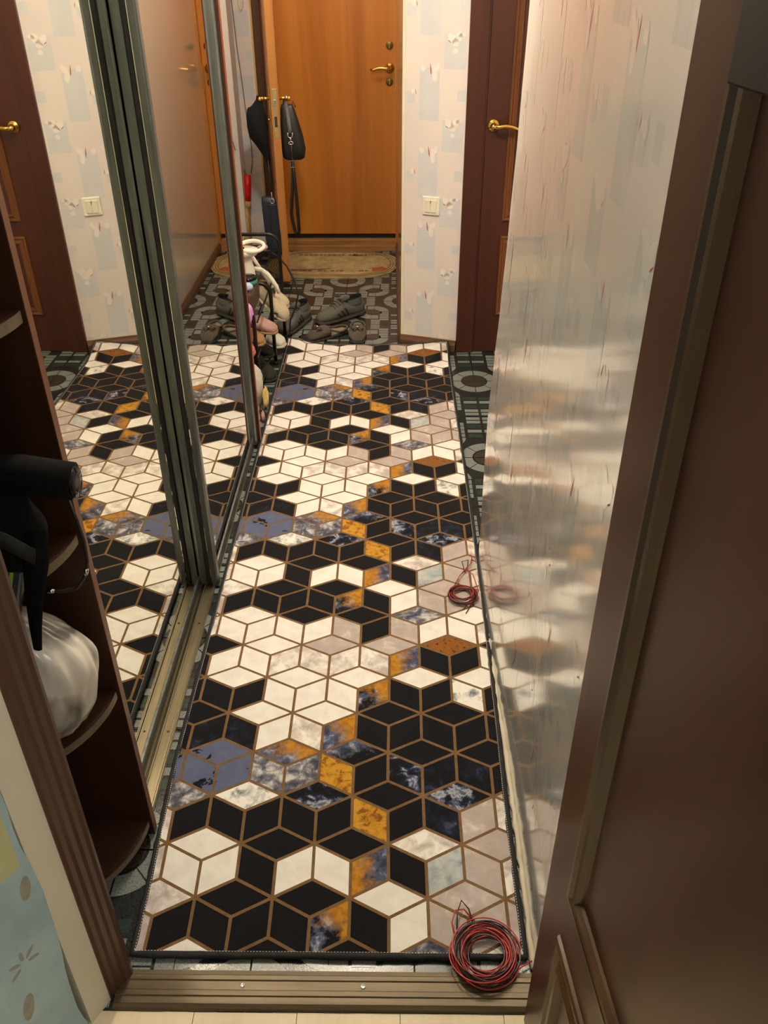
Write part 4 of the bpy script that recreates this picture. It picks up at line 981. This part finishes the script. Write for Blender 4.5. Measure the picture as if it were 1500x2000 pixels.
# navy pouch on a cord below
h3 = empty('navy_pouch', (p.x+.030, p.y-.03, .035), 'navy leather pouch hanging from a thin cord below the black cloth bag', 'bag')
b = MB(); rings = []
for z, hx, ox in ((.14,.020,.008),(.16,.040,.006),(.26,.044,.002),(.36,.042,-.004),(.44,.040,-.008),(.47,.036,-.010)):
    rings.append([(ox+hx*math.copysign(abs(math.cos(a))**.5, math.cos(a)), hx*.55*math.copysign(abs(math.sin(a))**.6, math.sin(a)), z) for a in [2*PI*k/20 for k in range(20)]])
b.loft(rings, 'navy_leather'); b.build('body', h3)
b = MB(); b.strap([(.004,0,.655),(.008,0,.56),(.012,-.01,.50)], (1,0,0), .004, .002, 'black_leather'); b.build('cord', h3)
b = MB(); b.tube([(.014+.011*math.cos(a), -.026, .455+.012*math.sin(a)) for a in [2*PI*k/18 for k in range(18)]], .0022, 'chrome', 8, closed=True); b.tube([(.012,-.018,.50),(.014,-.026,.467)], .002, 'chrome', 6); b.build('ring', h3)
b = MB(); b.box(-.004, .034, -.034, -.024, .20, .44, 'navy_leather', bev=.004); b.build('flap', h3)

# broom in the corner, wires and hook
br = empty('straw_broom', (-.850+.06, 4.25, 0), 'straw broom with a red taped handle leaning in the corner behind the rack', 'broom')
b = MB(); b.tube([(-.003,.02,.36),(.006,.03,.44),(.010,.035,.505)], [.024,.022,.020], 'broom_red', 12); b.build('taped_handle', br)
b = MB(); b.tube([(-.006,.015,.32),(-.003,.02,.362)], [.026,.023], 'straw', 12); b.tube([(-.03,-.02,.02),(-.024,-.005,.10),(-.014,.008,.22),(-.006,.015,.325)], [.080,.066,.046,.027], 'straw', 16, flat=(1,.5)); b.build('straw_head', br)
b = MB(); b.tube([(-.796,4.352,2.45),(-.794,4.352,1.4),(-.785,4.352,1.15),(-.775,4.352,1.0),(-.765,4.352,.80),(-.752,4.352,.66),(-.755,4.352,.56),(-.768,4.35,.50)], .0024, 'cable_grey', 6)
tag(b.build('wall_wire'), 'thin grey wire running down the wall above the broom', 'wire')
b = MB(); b.tube([(-.828,4.1,.78),(-.822,4.2,.66),(-.81,4.28,.56),(-.79,4.31,.50),(-.782,4.32,.485)], .0024, 'cable_grey', 6)
tag(b.build('loose_wire'), 'loose thin wire sagging from the left wall to the broom handle', 'wire')
b = MB(); b.tube([(-.760,4.350,1.62),(-.757,4.345,1.45),(-.752,4.343,1.36),(-.744,4.342,1.345),(-.736,4.343,1.36),(-.735,4.345,1.45),(-.733,4.350,1.62)], .0045, 'ivory_plastic', 8)
tag(b.build('shoehorn_loop'), 'beige loop hanging on the wall near the top of the picture', 'hanging loop')

# ------------------------------------------------------------------ wire coils
def coil(name, c, R0, label, seed, turns_r, turns_k, zmax, wr_=.0015, tails=()):
    rnd = random.Random(seed); r = empty(name, (c[0], c[1], c[2]), label, 'wire', 'red and black speaker wire coils')
    for mat, pname, turns, ph in (('wire_red','red_wire',turns_r,0), ('wire_black','black_wire',turns_k,.8)):
        b = MB(); pts = []; N_ = 40*turns; q = [rnd.uniform(0,6.28) for _ in range(6)]
        for k in range(N_):
            tt = k/N_; a = 2*PI*k/40+ph; i = k/40
            rr = R0*(.78+.16*math.sin(i*1.9+q[0])+.05*math.sin(a*.5+q[1]))
            ox = R0*.10*math.sin(i*2.3+q[2]); oy = R0*.10*math.sin(i*1.7+q[3])
            z = wr_+zmax*(.5+.38*math.sin(i*2.9+q[4])+.12*math.sin(a+q[5]+i))
            pts.append((ox+rr*math.cos(a), oy+rr*math.sin(a)*.98, max(wr_, z)))
        b.tube(pts, wr_, mat, 6); b.build(pname, r)
    for mat, pts in tails:
        b = MB(); b.tube([(x-c[0], y-c[1], z-c[2]) for x, y, z in pts], wr_, mat, 6); b.build('loose_end', r)
    return r
coil('wire_coil', (.276,-.122,.0135), .066, 'large tangled coil of red and black wire on the threshold at the rug corner', 4, 12, 12, .022, tails=(
  ('wire_red', [(.222,-.10,.02),(.214,-.06,.025),(.222,-.035,.028),(.240,-.030,.024),(.262,-.055,.02)]),
  ('wire_black', [(.222,-.09,.02),(.226,-.04,.03),(.236,-.012,.026),(.250,-.030,.024),(.256,-.055,.02)]),
  ('wire_red', [(.30,-.175,.012),(.345,-.14,.012),(.366,-.128,.012)])))
coil('wire_coil', (.302,.978,.0128), .047, 'small coil of red and black wire on the rug edge against the glossy wall', 9, 6, 7, .012, tails=(
  ('wire_red', [(.29,1.02,.018),(.296,1.06,.02),(.318,1.10,.022),(.342,1.075,.02),(.352,1.01,.015),(.346,.985,.014)]),
  ('wire_red', [(.318,1.10,.022),(.338,1.13,.02),(.345,1.17,.016),(.342,1.19,.012)]),
  ('wire_black', [(.28,1.02,.018),(.30,1.07,.02),(.325,1.105,.02),(.332,1.15,.02),(.312,1.145,.018),(.318,1.09,.018)]),
  ('wire_red', [(.345,1.16,.014),(.362,1.15,.012),(.354,1.17,.010)]),
  ('wire_red', [(.325,.955,.018),(.308,.93,.014),(.300,.915,.0125)]),
  ('wire_black', [(.335,.955,.018),(.320,.925,.014),(.308,.90,.0125)])))

# ------------------------------------------------------------------ things on the corner shelves
ct = empty('rolled_black_jacket', (-.56, .07, .827), 'rolled black jacket heaped on the corner shelf, one roll sticking out', 'jacket')
b = MB(); b.blob((-.01,-.005,.083), (.120,.078,.095), 'jacket_cloth', 31, .16, flatb=.081, nu=32, nv=18); b.build('heap', ct)
b = MB(); b.tube([(-.10,-.02,.17),(.02,-.015,.175),(.10,-.01,.172),(.175,-.008,.160)], [.027,.032,.031,.029], 'jacket_cloth', 20); rl = b.build('roll', ct)
b = MB(); b.lathe([(.024,-.002),(.024,.0022),(.012,.0026)], 'gloss_black', 20, Matrix.Translation((.1775,-.008,.159)) @ Matrix.Rotation(PI/2, 4, 'Y')); b.build('roll_end', rl)
b = MB(); b.strap([(.0,-.085,.150),(.05,-.092,.128),(.095,-.097,.112),(.130,-.095,.082)], (.15,.3,1), .024, .004, 'webbing'); b.build('strap', ct)
b = MB(); b.tube([(.140,.030,.12),(.152,.022,.07),(.160,.012,.035),(.158,.010,-.005),(.148,.008,-.035),(.130,.006,-.058),(.104,.006,-.064),(.082,.0,-.058)], .0028, 'cable', 8); b.tube([(.154,.009,-.018),(.150,.008,-.030)], .0042, 'chrome', 8); b.tube([(.094,.003,-.061),(.084,.0,-.058)], .004, 'chrome', 8); b.build('drawcord', ct)
pb_ = empty('plastic_bag', (-.530, .065, .4525), 'full white plastic bag on the corner shelf below the black jacket', 'bag')
b = MB(); rings = []
for z, rx_, ox in ((.002,.040,-.01),(.012,.060,-.006),(.06,.078,.004),(.12,.088,.010),(.17,.088,.010),(.22,.072,-.004),(.255,.048,-.024),(.275,.030,-.036)):
    pass
PB = ((.002,.040,-.01),(.012,.060,-.006),(.06,.078,.004),(.12,.088,.010),(.17,.088,.010),(.22,.072,-.004),(.255,.048,-.024),(.275,.030,-.036))
for k in range(29):
    z = .002+.273*k/28; q = max(i for i in range(len(PB)-1) if PB[i][0] <= z+1e-9); p0, p1 = PB[q], PB[q+1]; pm, pp = PB[max(0,q-1)], PB[min(len(PB)-1,q+2)]; u = (z-p0[0])/(p1[0]-p0[0])
    cr = lambda i: .5*((2*p0[i])+(p1[i]-pm[i])*u+(2*pm[i]-5*p0[i]+4*p1[i]-pp[i])*u*u+(3*p0[i]-pm[i]-3*p1[i]+pp[i])*u**3)
    rx_, ox = cr(1), cr(2)
    rings.append([(ox+rx_*math.cos(a)*(1+.035*math.sin(9*a+z*22)+.03*math.sin(16*a-z*30)+.03*math.sin(3*a)), rx_*.82*math.sin(a)*(1+.05*math.sin(6*a+z*30)), z) for a in [2*PI*k/72 for k in range(72)]])
b.loft(rings, 'bag_plastic'); b.build('body', pb_)
b = MB(); b.strap([(-.03,-.0,.28),(-.05,-.02,.30),(-.08,-.03,.27)], (0,1,0), .03, .002, 'bag_plastic'); b.build('handle', pb_)
b = MB(); b.tube([(-.440,.02,.925),(-.440,-.012,.885),(-.452,-.020,.83),(-.463,-.022,.77),(-.470,-.022,.725)], [.018,.020,.014,.010,.007], 'jacket_cloth', 12, flat=(1,.6)); tag(b.build('hanging_strap'), 'black strap end hanging in front of the white plastic bag', 'strap')
gb = empty('grey_case', (-.520, -.018, .838), 'dark grey case with a green stripe tilting over the shelf edge below the black jacket', 'case', rx=.75)
b = MB(); b.box(-.06, .052, -.075, .03, -.006, .010, 'grey_box', bev=.004); b.build('body', gb)
b = MB(); b.box(.034, .039, -.070, .028, .0095, .0116, 'green_stripe'); b.build('stripe', gb)
